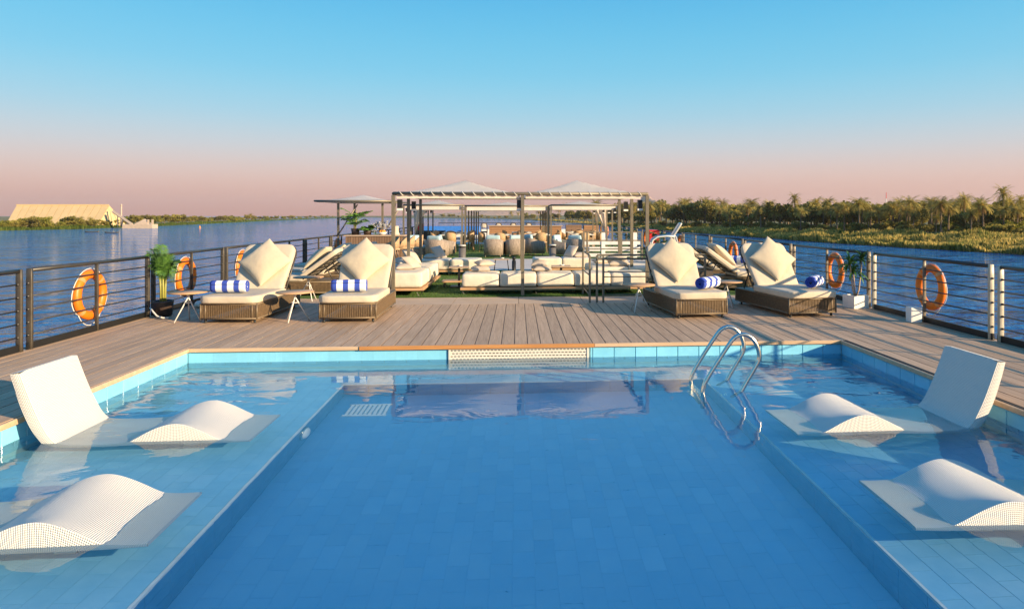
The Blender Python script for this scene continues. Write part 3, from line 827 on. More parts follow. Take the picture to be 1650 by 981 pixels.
sm = tw0.modifiers.new('thickness', 'SOLIDIFY'); sm.thickness = .014; sm.offset = 0
placed = {'L0': False, 'L1': False, 'p': 0, 't': False}
def put_lounger(kind, label, loc, rz, pil_label=None, tow=None, pt=(0, .80, .03, 45, 0)):
    src = L0 if kind == 'L0' else L1; Mx = BM if kind == 'L0' else BM1
    if not placed[kind]:
        o = src; placed[kind] = True; o.location = loc; o.rotation_euler = (0, 0, rz); o['label'] = label
    else: o = copy_thing(src, label, loc, rz)
    W_ = T(*loc) @ RZ(rz)
    if pil_label:
        p = pil_a if placed['p'] == 0 else pil_b if placed['p'] == 1 else (pil_a if placed['p'] % 2 else pil_b).copy()
        if placed['p'] > 1: col.objects.link(p)
        placed['p'] += 1
        tag(p, pil_label, 'pillow', 'cream diamond pillows on the sun loungers')
        p.matrix_world = W_ @ Mx @ T(pt[0], pt[1]*.6, .15+pt[2]) @ RX(R(8)) @ RZ(R(pt[3])) @ Matrix.Scale(1, 4)
    if tow:
        lab, x, y, a = tow
        q = tw0 if not placed['t'] else tw0.copy()
        if placed['t']: col.objects.link(q)
        placed['t'] = True
        tag(q, lab, 'towel', 'rolled blue and white towels'); q.matrix_world = W_ @ T(x, y, .295+.116+.104) @ RZ(R(a)) @ RX(R(random.uniform(-30, 30)))
    return o
put_lounger('L0', 'leftmost front sun lounger, rope base and cream mattress', (-4.27, 10.44, 0), R(-2), 'cream diamond pillow on the leftmost front lounger', ('rolled striped towel on the leftmost front lounger', -.12, .30, 4), (.04, .78, .0, 47))
put_lounger('L0', 'second front sun lounger from the left, right of a round table', (-2.53, 10.40, 0), R(1), 'cream diamond pillow on the second front lounger from the left', ('rolled striped towel on the second front lounger from the left', -.05, .33, 6), (-.02, .82, 0, 45))
put_lounger('L0', 'third front sun lounger, left of the two on the right', (2.86, 10.45, 0), R(6), 'cream diamond pillow on the third front lounger from the left', ('rolled striped towel on the third front lounger from the left', .25, .36, 38), (-.02, .80, 0, 43))
put_lounger('L0', 'rightmost front sun lounger beside the white potted plant', (4.64, 10.46, 0), R(9), 'cream diamond pillow on the rightmost front lounger', ('rolled striped towel on the rightmost front lounger', .30, .40, 42), (.02, .82, 0, 42))
put_lounger('L1', 'side-on sun lounger on the left, nearest of three with backs to the turf', (-5.35, 14.25, 0), R(-90), 'cream pillow on the nearest side-on left lounger', ('small striped towel on a side-on left lounger near the rail', .1, .35, 90), (.0, .7, 0, 2))
put_lounger('L1', 'side-on sun lounger on the left, middle of three with backs to the turf', (-5.35, 15.75, 0), R(-90), 'cream pillow on the middle side-on left lounger', None, (0, .7, 0, -3))
put_lounger('L1', 'side-on sun lounger on the left, farthest of three with backs to the turf', (-5.35, 17.3, 0), R(-90))
put_lounger('L1', 'side-on sun lounger on the right, nearer of two with feet to the rail', (5.75, 14.6, 0), R(90), 'cream pillow on the nearer side-on right lounger', ('striped towel on the nearer side-on right lounger, by a pillow edge', -.1, .4, 60), (0, .75, 0, 3))
put_lounger('L1', 'side-on sun lounger on the right, farther of two with feet to the rail', (5.75, 16.4, 0), R(90), None, ('striped towel below the middle right life ring', .05, .45, 60))

# ================================================================== ROUND SIDE TABLES
def rtable(label):
    g = thing('side_table', label, 'side table', group='round teak side tables with white legs')
    mb = MB(); mb.lathe([(.001, .425), (.25, .425), (.272, .43), (.277, .438), (.272, .447), (.001, .447)], 36); mb.build('table_top', M['teak'], g, True)
    for k in range(3):
        a = R(90+120*k+20); mb = MB()
        mb.tube([(-.035*math.cos(a), -.035*math.sin(a), .425), (.02*math.cos(a), .02*math.sin(a), .33), (.205*math.cos(a), .205*math.sin(a), .0)], .0095, 8); mb.build('leg', M['white_metal'], g, True)
    mb = MB(); mb.tube([(.05*math.cos(a_), .05*math.sin(a_), .28) for a_ in [k*math.pi/6 for k in range(12)]], .006, 5, True); mb.build('leg_ring', M['white_metal'], g, True)
    return g
rt = rtable('round teak side table left of the leftmost front lounger'); rt.location = (-4.97, 10.70, 0); remember(rt)
copy_thing(rt, 'round teak side table between the two left front loungers', (-3.37, 10.62, 0), R(30))
copy_thing(rt, 'round teak side table left of the third front lounger', (2.02, 11.30, 0), R(10))
copy_thing(rt, 'round teak side table between the two right front loungers', (3.66, 11.75, 0), R(50))
copy_thing(rt, 'round teak side table standing on turf before the side-on left loungers', un(497, 484).to_tuple(), R(75))

# ================================================================== POTTED PLANTS, SMALL DECK THINGS
def frond(mb, base, az, length, rise, droop, nl=16, leaf=.22, width=.014, twist=0.0):
    # arched rachis with paired leaflets
    pts = []; d = Vector((math.cos(az), math.sin(az), 0))
    for i in range(nl+1):
        t = i/nl; pts.append(Vector(base)+d*(length*t*(1-.25*t))+Vector((0, 0, rise*t-droop*t*t)))
    mb.tube(pts, [.006*(1-.8*i/nl)+.001 for i in range(nl+1)], 4)
    for i in range(2, nl+1):
        t = i/nl; p = pts[i]; tan = (pts[i]-pts[i-1]).normalized(); side = tan.cross(Vector((0, 0, 1)))
        if side.length < .01: side = Vector((1, 0, 0))
        side.normalize(); up = side.cross(tan)
        ll = leaf*(math.sin(math.pi*min(1, .18+t*.82))**.6)
        for s in (-1, 1):
            dr = (side*s*.8+tan*.6+up*(.25-.3*random.random())).normalized()
            e = p+dr*ll+Vector((0, 0, -.25*ll)); mid = p+dr*ll*.5+up*.0
            n = tan*width
            b0 = len(mb.v); mb.v += [tuple(p-n*.4), tuple(p+n*.4), tuple(mid+n), tuple(e), tuple(mid-n)]; mb.f.append((b0, b0+1, b0+2, b0+3, b0+4))
random.seed(3)
g = thing('areca_palm', 'small areca palm in a dark pot against the left rail', 'potted palm', (-5.62, 11.27, 0))
mb = MB(); mb.lathe([(.10, 0), (.13, .02), (.15, .22), (.155, .25), (.135, .25), (.13, .22)], 20); mb.build('pot', M['pot_brown'], g, True)
mb = MB(); mb.lathe([(.128, .19), (.06, .215), (.001, .22)], 14); mb.build('soil', M['soil'], g, True)
for k in range(5):
    a = k*1.3; mb = MB(); mb.tube([(.03*math.cos(a), .03*math.sin(a), .2), (.035*math.cos(a), .035*math.sin(a), .45), (.05*math.cos(a), .05*math.sin(a), .66)], [.02, .016, .011], 6); mb.build('stem', M['stem'], g, True)
for k in range(34):
    a = k*2.4+random.uniform(-.3, .3); mb = MB(); L_ = random.uniform(.10, .30)
    frond(mb, (.03*math.cos(a), .03*math.sin(a), random.uniform(.50, .72)), a, L_, random.uniform(.38, .85), random.uniform(.2, .55), 26, .15, .0045)
    mb.build('frond', M['leaf'] if k % 3 else M['leaf_dark'], g)
def strap_plant(g, n, z0, L, m, wdt=.022, spread=1.0, base=(0, 0)):
    for k in range(n):
        a = k*2.399+random.uniform(-.4, .4); mb = MB(); el = random.uniform(.1, 1.45); ll = L*random.uniform(.7, 1.1); nn = 8
        d = Vector((math.cos(a)*spread, math.sin(a)*spread, 0)); s = Vector((-math.sin(a), math.cos(a), 0)); p = Vector((base[0], base[1], z0))
        prev = None; ang = el
        for i in range(nn+1):
            t = i/nn; w_ = wdt*math.sin(math.pi*(.12+.86*t))**.7
            mb.v += [tuple(p-s*w_), tuple(p+Vector((0, 0, -w_*.35))), tuple(p+s*w_)]
            p = p+(d*math.cos(ang)+Vector((0, 0, math.sin(ang))))*(ll/nn); ang -= .20
        for i in range(nn):
            b0 = i*3; mb.f += [(b0, b0+1, b0+4, b0+3), (b0+1, b0+2, b0+5, b0+4)]
        mb.build('leaf', m, g, True)
g = thing('dracaena_plant', 'strappy leaved plant in a square white pot by the right rail', 'potted plant', (5.86, 11.48, 0), R(12))
mb = MB()
for (x0, x1, y0, y1) in ((-.15, .15, -.15, -.125), (-.15, .15, .125, .15), (-.15, -.125, -.125, .125), (.125, .15, -.125, .125)): mb.box(x0, x1, y0, y1, 0, .22)
mb.build('pot', M['pot_white'], g)
mb = MB(); mb.box(-.124, .124, -.124, .124, .02, .19); mb.build('soil', M['soil'], g)
for k, (dx, dy, h) in enumerate(((-.10, .02, .78), (.10, -.03, .86), (.02, .08, .62))):
    mb = MB(); mb.tube([(0, 0, .18), (dx*.5, dy*.5, .3), (dx*.8, dy, .6), (dx, dy, h)], [.018, .014, .012, .010], 6); mb.build('stem', M['pot_white'] if k < 0 else M['teak_dull'], g, True)
    strap_plant(g, 46, h-.04, .36, M['leaf'] if k != 1 else M['leaf_dark'], .016, .9, (dx, dy))
o = MB(); o.rbox(.085, .075, .115, .008, T(0, 0, .115), n=4); o = o.build('socket_box', M['white_metal'], None); o.location = (5.93, 9.85, 0); tag(o, 'small white socket box at the foot of a right rail post', 'box')
mb = MB(); mb.tube([(-.16, .06, .16), (-.08, .0, .10), (0, -.05, .045), (.1, -.07, .02), (.17, -.05, .02)], .013, 8)
o = mb.build('white_hose', M['rope_white'], None, True); o.location = (-5.55, 11.0, 0); tag(o, 'short white hose lying beside the areca palm pot', 'hose')
mb = MB(); mb.rbox(.13, .09, .05, .04, T(0, 0, .05), n=8, puff=.02, wob=.02)
o = mb.build('folded_cloth', M['rope_white'], None, True); o.location = (-5.45, 12.3, 0); tag(o, 'crumpled white cloth on the deck by the left rail', 'cloth')

# ================================================================== PERGOLAS
def hip_canopy(mb, x0, x1, y0, y1, z, h, n=14, sag=.05, ridge=.0):
    cx, cy = (x0+x1)/2, (y0+y1)/2; b0 = len(mb.v)
    for j in range(n+1):
        for i in range(n+1):
            u, v = 2*i/n-1, 2*j/n-1; k = 1-max(abs(u), abs(v))
            zz = z+h*(k**1.08)-sag*math.sin(math.pi*min(1, k))*.35-sag*.6*(1-k)*(1-min(abs(u), abs(v))**2)*.5
            mb.v.append((cx+(x1-x0)/2*u, cy+(y1-y0)/2*v, zz))
    for j in range(n):
        for i in range(n):
            a = b0+j*(n+1)+i; mb.f.append((a, a+1, a+n+2, a+n+1))
def lacing(mb, p0, p1, pitch=.20, r=.034):
    p0, p1 = Vector(p0), Vector(p1); d = p1-p0; n = int(d.length/pitch); e = d.normalized(); side = Vector((-e.y, e.x, 0))
    for k in range(n):
        c = p0+d*((k+.5)/n); pts = []
        for i in range(9):
            t = -math.pi*.1+i/8*math.pi*1.2
            pts.append(c+e*(-.05+.1*i/8)+Vector((0, 0, math.cos(t*1.0)*r*1.05))*1+side*(-math.sin(t)*r*1.05))
        mb.tube(pts, .007, 5)
def lantern(parent, x, y, z, s=1.0):
    mb = MB(); mb.box(x-.045*s, x+.045*s, y-.045*s, y+.045*s, z-.17*s, z); mb.build('lantern', M['black_metal'], parent)
    mb = MB(); mb.box(x-.05*s, x+.05*s, y-.05*s, y+.05*s, z-.215*s, z-.175*s); mb.build('lantern_lens', M['white_metal'], parent)
def pergola(label, xs, ys, z, hips, name='pergola', base=(0, 0), lace=True, r=.032, lan=(), val=None):
    g = thing(name, label, 'pergola', (xs[0], ys[0], 0)); ox, oy = xs[0], ys[0]
    for x in xs:
        for y in ys:
            mb = MB(); mb.box(x-ox-r, x-ox+r, y-oy-r, y-oy+r, 0, z-r-.002); mb.build('post', M['pergola'], g)
    for y in (ys[0], ys[-1]):
        mb = MB(); mb.tube([(xs[0]-ox, y-oy, z), (xs[-1]-ox, y-oy, z)], r, 10); mb.build('beam', M['pergola'], g, True)
    for x in xs:
        mb = MB(); mb.tube([(x-ox, 0, z-.005), (x-ox, ys[-1]-oy, z-.005)], r*.95, 10); mb.build('beam', M['pergola'], g, True)
    for (a, b_, c, d, h) in hips:
        mb = MB(); hip_canopy(mb, a-ox+.05, b_-ox-.05, c-oy+.05, d-oy-.05, z+.012, h); cn = mb.build('canopy', M['canvas'], g, True)
        mb = MB(); mb.box(a-ox+.06, b_-ox-.06, c-oy+.03, c-oy+.036, z-(val or (.10 if lace else .2)), z-.0); mb.build('valance', M['canvas'], cn)
        if lace:
            mb = MB(); lacing(mb, (a-ox+.05, c-oy, z), (b_-ox-.05, c-oy, z)); mb.build('lacing', M['rope_white'], cn, True)
    for (x, y) in lan: lantern(g, x-ox, y-oy, z-.12)
    return g
P1Y, P1E = 13.58, 17.35
pergola('front pergola over the sofas with two peaked white canopies', [-2.43, .10, 2.60], [P1Y, 15.45, P1E], 2.03,
        [(-2.43, .10, P1Y, P1E, .34), (.10, 2.60, P1Y, P1E, .35)], lan=((-2.32, P1Y+.1), (.03, P1Y+.1), (2.47, P1Y+.1), (-2.32, 15.5), (2.47, 15.5)))
pys = [28.6, 30.5, 32.4, 34.4, 36.4, 38.4]
pergola('long dining pergola behind the armchairs, two peaked canopies', [-4.7, -2.3], pys, 2.03, [(-4.7, -2.3, 28.6, 32.4, .22), (-4.7, -2.3, 32.4, 38.4, .2)], name='dining_pergola', lace=False, lan=[(-4.55, y) for y in pys[:5]])
o = pergola('right dining pergola near the far white fence', [1.4, 4.25], pys, 2.03, [(1.4, 4.25, 28.6, 33.4, .2), (1.4, 4.25, 33.4, 38.4, .2)], name='dining_pergola', lace=False, lan=[(4.1, y) for y in pys[:5]])
pergola('middle dining pergola between the left and right ones', [-2.18, 1.28], [28.66, 38.3], 2.0, [(-2.18, 1.28, 28.66, 33.3, .18), (-2.18, 1.28, 33.4, 38.3, .18)], name='dining_pergola', lace=False, r=.028)
bp_ = pergola('small square pergola with peaked canopy over the bar counter', [-5.75, -4.35], [22.4, 24.6], 2.05, [(-6.35, -4.0, 21.9, 25.0, .22)], name='bar_pergola', lace=False, val=.05)
for (xa, ya, xb, yb) in ((-6.35, 21.9, -4.0, 21.9), (-4.0, 21.9, -4.0, 25.0), (-4.0, 25.0, -6.35, 25.0), (-6.35, 25.0, -6.35, 21.9)):
    mb = MB(); mb.tube([(xa+5.75, ya-22.4, 2.05), (xb+5.75, yb-22.4, 2.05)], .03, 8); mb.build('edge_beam', M['pergola'], bp_, True)
for (x, s) in ((-5.75, 1), (-4.35, 1)):
    mb = MB(); mb.tube([(x+5.75-.0, -.05, .95), (x+5.75+.62*s, -.05, 1.95)], .022, 6); mb.build('brace', M['pergola'], bp_, True)
# tied curtains on two far posts
def curtain(label, loc, s, tw):
    mb = MB(); n, k = 14, 10
    for i in range(n+1):
        t = i/n; wv = .34*(1-t)**1.3+.05+.08*max(0, t-.75)
        for j in range(k+1):
            u = j/k; mb.v.append((s*(.55*(1-t)**1.4*u+wv*(u-.5)*.3), .05*math.sin(u*14), 1.95-1.25*t*1.0))
    for i in range(n):
        for j in range(k):
            a = i*(k+1)+j; mb.f.append((a, a+1, a+k+2, a+k+1))
    o = mb.build('tied_curtain', M['canvas'], None, True); o.location = loc; o.modifiers.new('cloth', 'SOLIDIFY').thickness = .01
    return tag(o, label, 'curtain')
curtain('pale curtain tied to a left post of the dining pergola', (-4.66, 31.4, 0), 1, 0)
curtain('white curtain swept to a right post of the dining pergola', (4.2, 32.5, 0), -1, 0)

# ================================================================== LOUNGE SOFAS
CUSH = {}
def cushion_mesh(hx, hy, hz, v):
    k = (hx, hy, hz, v)
    if k not in CUSH:
        mb = MB(); mb.rbox(hx, hy, hz, min(.05, hz*.6), n=10, puff=.006, wob=.008, seed=v); me = bpy.data.meshes.new('seat_cushion')
        me.from_pydata(mb.v, [], mb.f); me.materials.append(M['sofa']); me.polygons.foreach_set('use_smooth', [True]*len(me.polygons)); CUSH[k] = me
    return CUSH[k]
def sofa(label, x0, x1, y0, y1, nx, ny, zc=.15, hz=.135):
    g = thing('platform_sofa', label, 'sofa', ((x0+x1)/2, y0, 0), 0, 'low platform sofas')
    hx, hy = (x1-x0)/2, (y1-y0); mb = MB()
    for k in range(4):
        ya = hy*k/4; q = MB(); q.rbox(hx+.03, hy/8-.004, .026, .006, T(0, ya+hy/8, zc-.03), n=3); q.build('platform_board', M['teak'], g)
    cw, cd_ = (x1-x0)/nx, hy/ny
    for j in range(ny):
        for i in range(nx):
            me = cushion_mesh(round(cw/2-.004, 3), round(cd_/2-.004, 3), hz, (i+j) % 3); o = link('seat_cushion', me, g); o.location = (-hx+cw*(i+.5), cd_*(j+.5), zc+hz+.004)
    for i in range(nx+1 if nx > 1 else 2):
        x = -hx+.06+(2*hx-.12)*i/max(1, nx)
        for yy in (.08, hy-.08):
            mb = MB()
            for s in (-1, 1): mb.tube([(x+s*.07, yy, zc-.056), (x+s*.012, yy, 0), (x-s*.02, yy, 0)], .005, 5)
            mb.build('hairpin_leg', M['black_metal'], g)
    return g
sofa('long cream platform sofa facing the pool, five seat cushions', -1.12, 2.66, 13.82, 14.62, 5, 1)
sofa('cream platform sofa running back along the left of the lounge', -3.15, -1.88, 13.62, 16.6, 1, 3, zc=.17, hz=.15)
sofa('cream platform sofa across the back left of the lounge', -2.62, -.98, 18.3, 19.2, 2, 1)
sofa('cream platform sofa across the back right of the lounge', .42, 2.02, 18.7, 19.6, 2, 1)
sofa('cream platform sofa on the right behind the stair railing', 1.66, 3.4, 15.35, 16.95, 2, 2)
tp = pillow_mesh(.19, .075, 2.2, 12).build('throw_pillow', M['pillow_taupe'], None, True)
first = [True]
def throw(label, x, y, z, rx, rz, s=1, flat=False):
    o = tp if first[0] else tp.copy()
    if not first[0]: col.objects.link(o)
    first[0] = False
    tag(o, label, 'pillow', 'taupe throw pillows on the sofas'); o.matrix_world = T(x, y, z) @ RZ(R(rz)) @ RX(R(rx)) @ RZ(R(random.uniform(-8, 8))) @ Matrix.Scale(s*.86, 4)
SZ = .43; SZ2 = .48
throw('flat taupe throw pillow on the left end of the long front sofa', -.78, 14.4, SZ+.05, 3, 10, 1.2); throw('upper throw pillow of the pair on the long front sofa, left end', -.70, 14.5, SZ+.16, 5, 20, 1.1)
throw('flat throw pillow on the long front sofa right of the pergola post', .52, 14.4, SZ+.05, 3, 0, 1.2); throw('upper throw pillow right of the pergola post on the front sofa', .48, 14.48, SZ+.15, 8, -10, 1.1)
throw('taupe throw pillow nearest on the left sofa, lying flat', -2.35, 14.35, SZ2+.05, 4, 15, 1.1); throw('tilted taupe throw pillow nearest on the left sofa', -2.22, 14.5, SZ2+.14, 42, 60, 1.05)
throw('flat taupe throw pillow in the middle of the left sofa', -2.55, 15.7, SZ2+.05, 4, 25, 1.15); throw('tilted taupe throw pillow in the middle of the left sofa', -2.40, 15.85, SZ2+.16, 48, 60, 1.1)
throw('flat taupe throw pillow at the far end of the left sofa', -2.75, 17.0-.6, SZ2+.05, 4, 5, 1.1); throw('tilted taupe throw pillow at the far end of the left sofa', -2.55, 17.1-.6, SZ2+.16, 50, 60, 1.1)
throw('flat throw pillow on the back left sofa', -2.35, 18.8, SZ+.05, 4, 5, 1.2); throw('tilted throw pillow on the back left sofa', -2.15, 18.85, SZ+.16, 55, 50, 1.2)
throw('flat throw pillow on the back right sofa by the white fence', 1.75, 19.2, SZ+.05, 4, 5, 1.2); throw('tilted throw pillow on the back right sofa by the white fence', 1.5, 19.25, SZ+.15, 55, -50, 1.2)
throw('flat throw pillow on top of the right sofa, nearest the rail', 2.35, 15.8, SZ+.06, 4, 5, 1.5); throw('second throw pillow stacked on the right sofa', 2.32, 15.88, SZ+.17, 9, -15, 1.4); throw('throw pillow lying left on the right sofa behind', 2.05, 16.7, SZ+.05, 4, 15, 1.2); throw('throw pillow lying right on the right sofa behind', 2.5, 16.75, SZ+.05, 4, -15, 1.2)

# low tables of the lounge
def ctable(label, x, y, top=.45, s=.2, kind=0, rz=0):
    g = thing('coffee_table', label, 'coffee table', (x, y, 0), rz, 'lounge tables with timber tops')
    mb = MB(); mb.rbox(s, s, .014, .005, T(0, 0, top), n=3); mb.build('table_top', M['teak_dull'], g)
    if kind == 0:
        mb = MB(); mb.box(-.025, .025, -.025, .025, .03, top-.016); mb.build('column', M['black_metal'], g)
        mb = MB(); mb.rbox(s*.9, s*.9, .016, .005, T(0, 0, .014), n=3); mb.build('base', M['black_metal'], g)
    else:
        for sx_ in (-1, 1):
            for sy_ in (-1, 1):
                mb = MB(); mb.tube([(sx_*s*.75, sy_*s*.75, top-.015), (sx_*s*.95, sy_*s*.95, 0)], .01, 6); mb.build('leg', M['black_metal'], g, True)
    mb = MB(); mb.lathe([(.045, top+.016), (.06, top+.03), (.05, top+.04), (.001, top+.03)], 12, T(.02, 0, 0)); mb.build('ashtray', M['white_metal'], g, True)
ctable('small timber coffee table left, above the sofa end', -1.30, 15.35, .45, .21)
ctable('small timber coffee table right of the central pergola post', .98, 15.4, .45, .21)
ctable('four legged timber stool table in the middle of the lounge', -.45, 19.15, .38, .22, 1)
mb = MB(); g = thing('low_bench', 'low teak bench beside the left end of the front sofa', 'bench', (-1.42, 15.2, 0))
for k in range(4): q = MB(); q.box(-.25, .25, k*.11, k*.11+.10, .12, .15); q.build('slat', M['teak'], g)
for sx_ in (-1, 1): q = MB(); q.box(sx_*.2-.015, sx_*.2+.015, .02, .40, 0, .119); q.build('leg', M['black_metal'], g)

# bollard lamps and ash bins
def bollard(label, x, y, h, r, m, ringm, cat, name):
    g = thing(name, label, cat, (x, y, 0)); mb = MB(); mb.lathe([(r*1.1, 0), (r, .02), (r, h*.78)], 20); mb.build('body', m, g, True)
    mb = MB(); mb.lathe([(r*.75, h*.78), (r*.75, h*.9)], 16); mb.build('opening', M['dark'], g, True)  # solid core, the hollow's shade put into its black colour
    mb = MB(); mb.lathe([(r*1.04, h*.9), (r*1.06, h*.97), (r*.9, h), (.001, h)], 20); mb.build('cap', ringm, g, True)
bollard('black bollard lamp just left of the central pergola post', -.10, 18.7, .46, .055, M['black_metal'], M['black_metal'], 'bollard', 'bollard_lamp')
bollard('steel ash bin standing on turf left of centre', -2.03, 25.3, .52, .13, M['bin'], M['grey_plastic'], 'bin', 'ash_bin')
bollard('steel ash bin standing on turf right of centre', 1.30, 25.4, .52, .13, M['bin'], M['grey_plastic'], 'bin', 'ash_bin')

# ================================================================== STAIR RAILING, EXERCISE MACHINE
g = thing('stair_railing', 'taupe metal railing round the stair opening beside the third lounger', 'railing', (1.32, 12.46, 0))
for (x, y) in ((.0, .0), (.135, .02), (.25, .0), (2.15, .0), (.0, 1.3), (2.15, 1.0)):
    mb = MB(); mb.rbox(.02, .02, .43, .006, T(x, y, .43), n=3); mb.build('post', M['pergola'], g)
for z in (.87, .80):
    mb = MB(); mb.box(.135, 2.15, -.02, .02, z-.018, z+.018); mb.build('top_rail', M['pergola'], g)
for z in (.56, .47, .30, .14):
    mb = MB(); mb.tube([(.25, 0, z), (2.15, 0, z)], .010, 6); mb.build('bar', M['pergola'], g, True)
for z in (.87, .5, .14):
    mb = MB(); mb.tube([(0, 0, z), (0, 1.3, z)], .012, 6); mb.build('side_bar', M['pergola'], g, True)
mb = MB(); mb.rbox(.30, .04, .26, .02, T(2.15, .5, .27), n=3); mb.build('dark_panel', M['brown_dark'], g)

g = thing('treadmill', 'grey exercise treadmill with curved white handles by the right rail', 'treadmill', (4.55, 20.3, 0), R(-8))
mb = MB(); mb.rbox(.85, .36, .075, .03, T(-.45, 0, .10), n=4); mb.build('deck', M['grey_plastic'], g, True)
mb = MB(); mb.box(-1.2, .25, -.25, .25, .176, .184); mb.build('belt', M['foot'], g)
mb = MB(); mb.rbox(.22, .36, .09, .06, T(.25, 0, .19), n=5); mb.build('motor_cover', M['black_metal'], g, True)
for s in (-1, 1):
    mb = MB(); mb.tube([(.42, s*.38, .1), (.16, s*.38, .98)], .03, 8); mb.build('upright', M['grey_plastic'], g, True)
    pts = [(.16, s*.38, .98), (-.1, s*.38, .985), (-.36, s*.38, .96), (-.50, s*.38, .87), (-.54, s*.38, .75), (-.50, s*.38, .62)]
    mb = MB(); mb.tube(pts, .026, 8); mb.build('handle', M['white_metal'], g, True)
mb = MB(); mb.rbox(.24, .36, .035, .03, T(.22, 0, 1.17) @ RY(R(-58)), n=5); cn = mb.build('console', M['grey_plastic'], g, True)
mb = MB(); mb.box(-.19, .19, -.27, .27, .036, .040, T(.22, 0, 1.17) @ RY(R(-58))); mb.build('screen', M['screen'], cn)

# ================================================================== BAR COUNTER AND STOOLS
g = thing('bar_counter', 'brown slatted bar counter under the small left pergola', 'bar', (-5.35, 21.7, 0))
mb = MB(); mb.box(.02, 1.75, .03, .68, 0, .93); mb.build('core', M['brown_dark'], g)
k = 0; x = 0
while x < 1.76:
    q = MB(); q.box(x, x+.07, 0, .026, .02, .938); q.build('slat', M['brown_slat'], g); x += .08
mb = MB(); mb.rbox(.93, .38, .02, .006, T(.88, .34, .962), n=3); mb.build('counter_top', M['teak_dull'], g)
def shrub(name, label, loc, h, n, m, cat='plant', pot=True, seed=1, spread=.5):
    random.seed(seed); g = thing(name, label, cat, loc)
    if pot:
        mb = MB(); mb.lathe([(.11, 0), (.14, .2), (.12, .2), (.11, .17)], 14); mb.build('pot', M['pot_brown'], g, True)
    mb = MB(); mb.tube([(0, 0, .1), (.02, .02, h*.45), (.05, -.02, h*.8)], [.02, .015, .008], 6); mb.build('stem', M['stem'], g, True)
    for k in range(n):
        a = k*2.4; mb = MB(); frond(mb, (.02*math.cos(a), .02*math.sin(a), random.uniform(h*.25, h*.6)), a, random.uniform(.5, 1)*spread, random.uniform(.35, .75)*h*.7, random.uniform(.3, .6)*h*.6, 16, .2, .011)
        mb.build('frond', m, g)
    return g
shrub('bar_plant', 'tall feathery plant standing on the left end of the bar', (-5.15, 22.15, .98), 1.0, 20, M['leaf'], seed=4, spread=.75)
shrub('bar_plant', 'low bright leafy plant in the middle of the bar top', (-4.75, 22.05, .98), .42, 14, M['leaf'], seed=7, spread=.3)
mb = MB(); rr = random.Random(2)
g = thing('flower_vase', 'vase of black and white flowers on the bar', 'vase', (-4.33, 22.0, .98))
mb.lathe([(.05, 0), (.06, .12), (.035, .2), (.04, .22)], 14); mb.build('vase', M['black_metal'], g, True)
mb = MB()
for k in range(46):
    p = Vector((rr.gauss(0, .14), rr.gauss(0, .1), .30+rr.gauss(0, .07)))
    for q in range(3):
        d1 = Vector((rr.gauss(0, 1), rr.gauss(0, 1), rr.gauss(0, 1))).normalized()*.045; d2 = Vector((rr.gauss(0, 1), rr.gauss(0, 1), rr.gauss(0, 1))).normalized()*.045
        b0 = len(mb.v); mb.v += [tuple(p-d1), tuple(p+d2), tuple(p+d1), tuple(p-d2)]; mb.f.append((b0, b0+1, b0+2, b0+3))
tag(mb.build('blossoms', M['flower'], g), kind='stuff')
mb = MB(); mb.lathe([(.07, 0), (.13, .05), (.15, .09), (.14, .09), (.06, .02)], 16); g = thing('fruit_bowl', 'bowl of oranges on the bar counter', 'bowl', (-4.25, 21.85, .98)); mb.build('bowl', M['white_metal'], g, True)
for k in range(5):
    a = k*1.26; q = MB(); q.lathe([(.001, -.045), (.03, -.035), (.045, 0), (.03, .035), (.001, .045)], 10, T(.06*math.cos(a), .06*math.sin(a), .11)); q.build('orange', M['fruit'], g, True)
mb = MB(); mb.lathe([(.14, 0), (.12, .05), (.10, .12), (.10, .26), (.105, .28), (.09, .28)], 20); o = mb.build('ice_bucket', M['cushion'], None, True); o.location = (-3.86, 21.95, .98); tag(o, 'cream round lamp shade pot at the right end of the bar', 'pot')
def stool(label):
    g = thing('bar_stool', label, 'bar stool', group='tan woven bar stools at the bar')
    mb = MB(); n = 14
    for i in range(n+1):      # curved woven back
        a = R(-20+220*i/n); top = .62+.34*math.sin(R(180)*min(1, max(0, (i-1)/(n-2))))**.5
        for (r, z) in ((.22, .60), (.24, .75), (.25, top)):
            mb.v.append((r*math.cos(a), r*math.sin(a), z))
    for i in range(n):
        for j in range(2): q = i*3+j; mb.f.append((q, q+3, q+4, q+1))
    bk = mb.build('backrest', M['wicker_tan'], g, True); bk.modifiers.new('t', 'SOLIDIFY').thickness = .025
    mb = MB(); mb.rbox(.21, .21, .035, .03, T(0, 0, .60), n=5); mb.build('seat', M['wicker_tan'], g, True)
    for sx_ in (-1, 1):
        for sy_ in (-1, 1): mb = MB(); mb.tube([(sx_*.14, sy_*.14, .57), (sx_*.2, sy_*.2, 0)], .011, 6); mb.build('leg', M['teak_dull'], g, True)
    mb = MB(); mb.tube([(.18*math.cos(k*math.pi/4+math.pi/4), .18*math.sin(k*math.pi/4+math.pi/4), .2) for k in range(8)], .008, 5, True); mb.build('foot_ring', M['teak_dull'], g, True)
    return g
s0 = stool('woven bar stool nearest the camera at the bar'); s0.location = (-3.75, 20.6, 0); s0.rotation_euler = (0, 0, R(-60)); remember(s0)
copy_thing(s0, 'second woven bar stool along the bar', (-3.60, 21.3, 0), R(-80)); copy_thing(s0, 'third woven bar stool along the bar', (-3.5, 22.0, 0), R(-80)); copy_thing(s0, 'farthest woven bar stool, right end of the bar', (-3.35, 22.8, 0), R(-90))

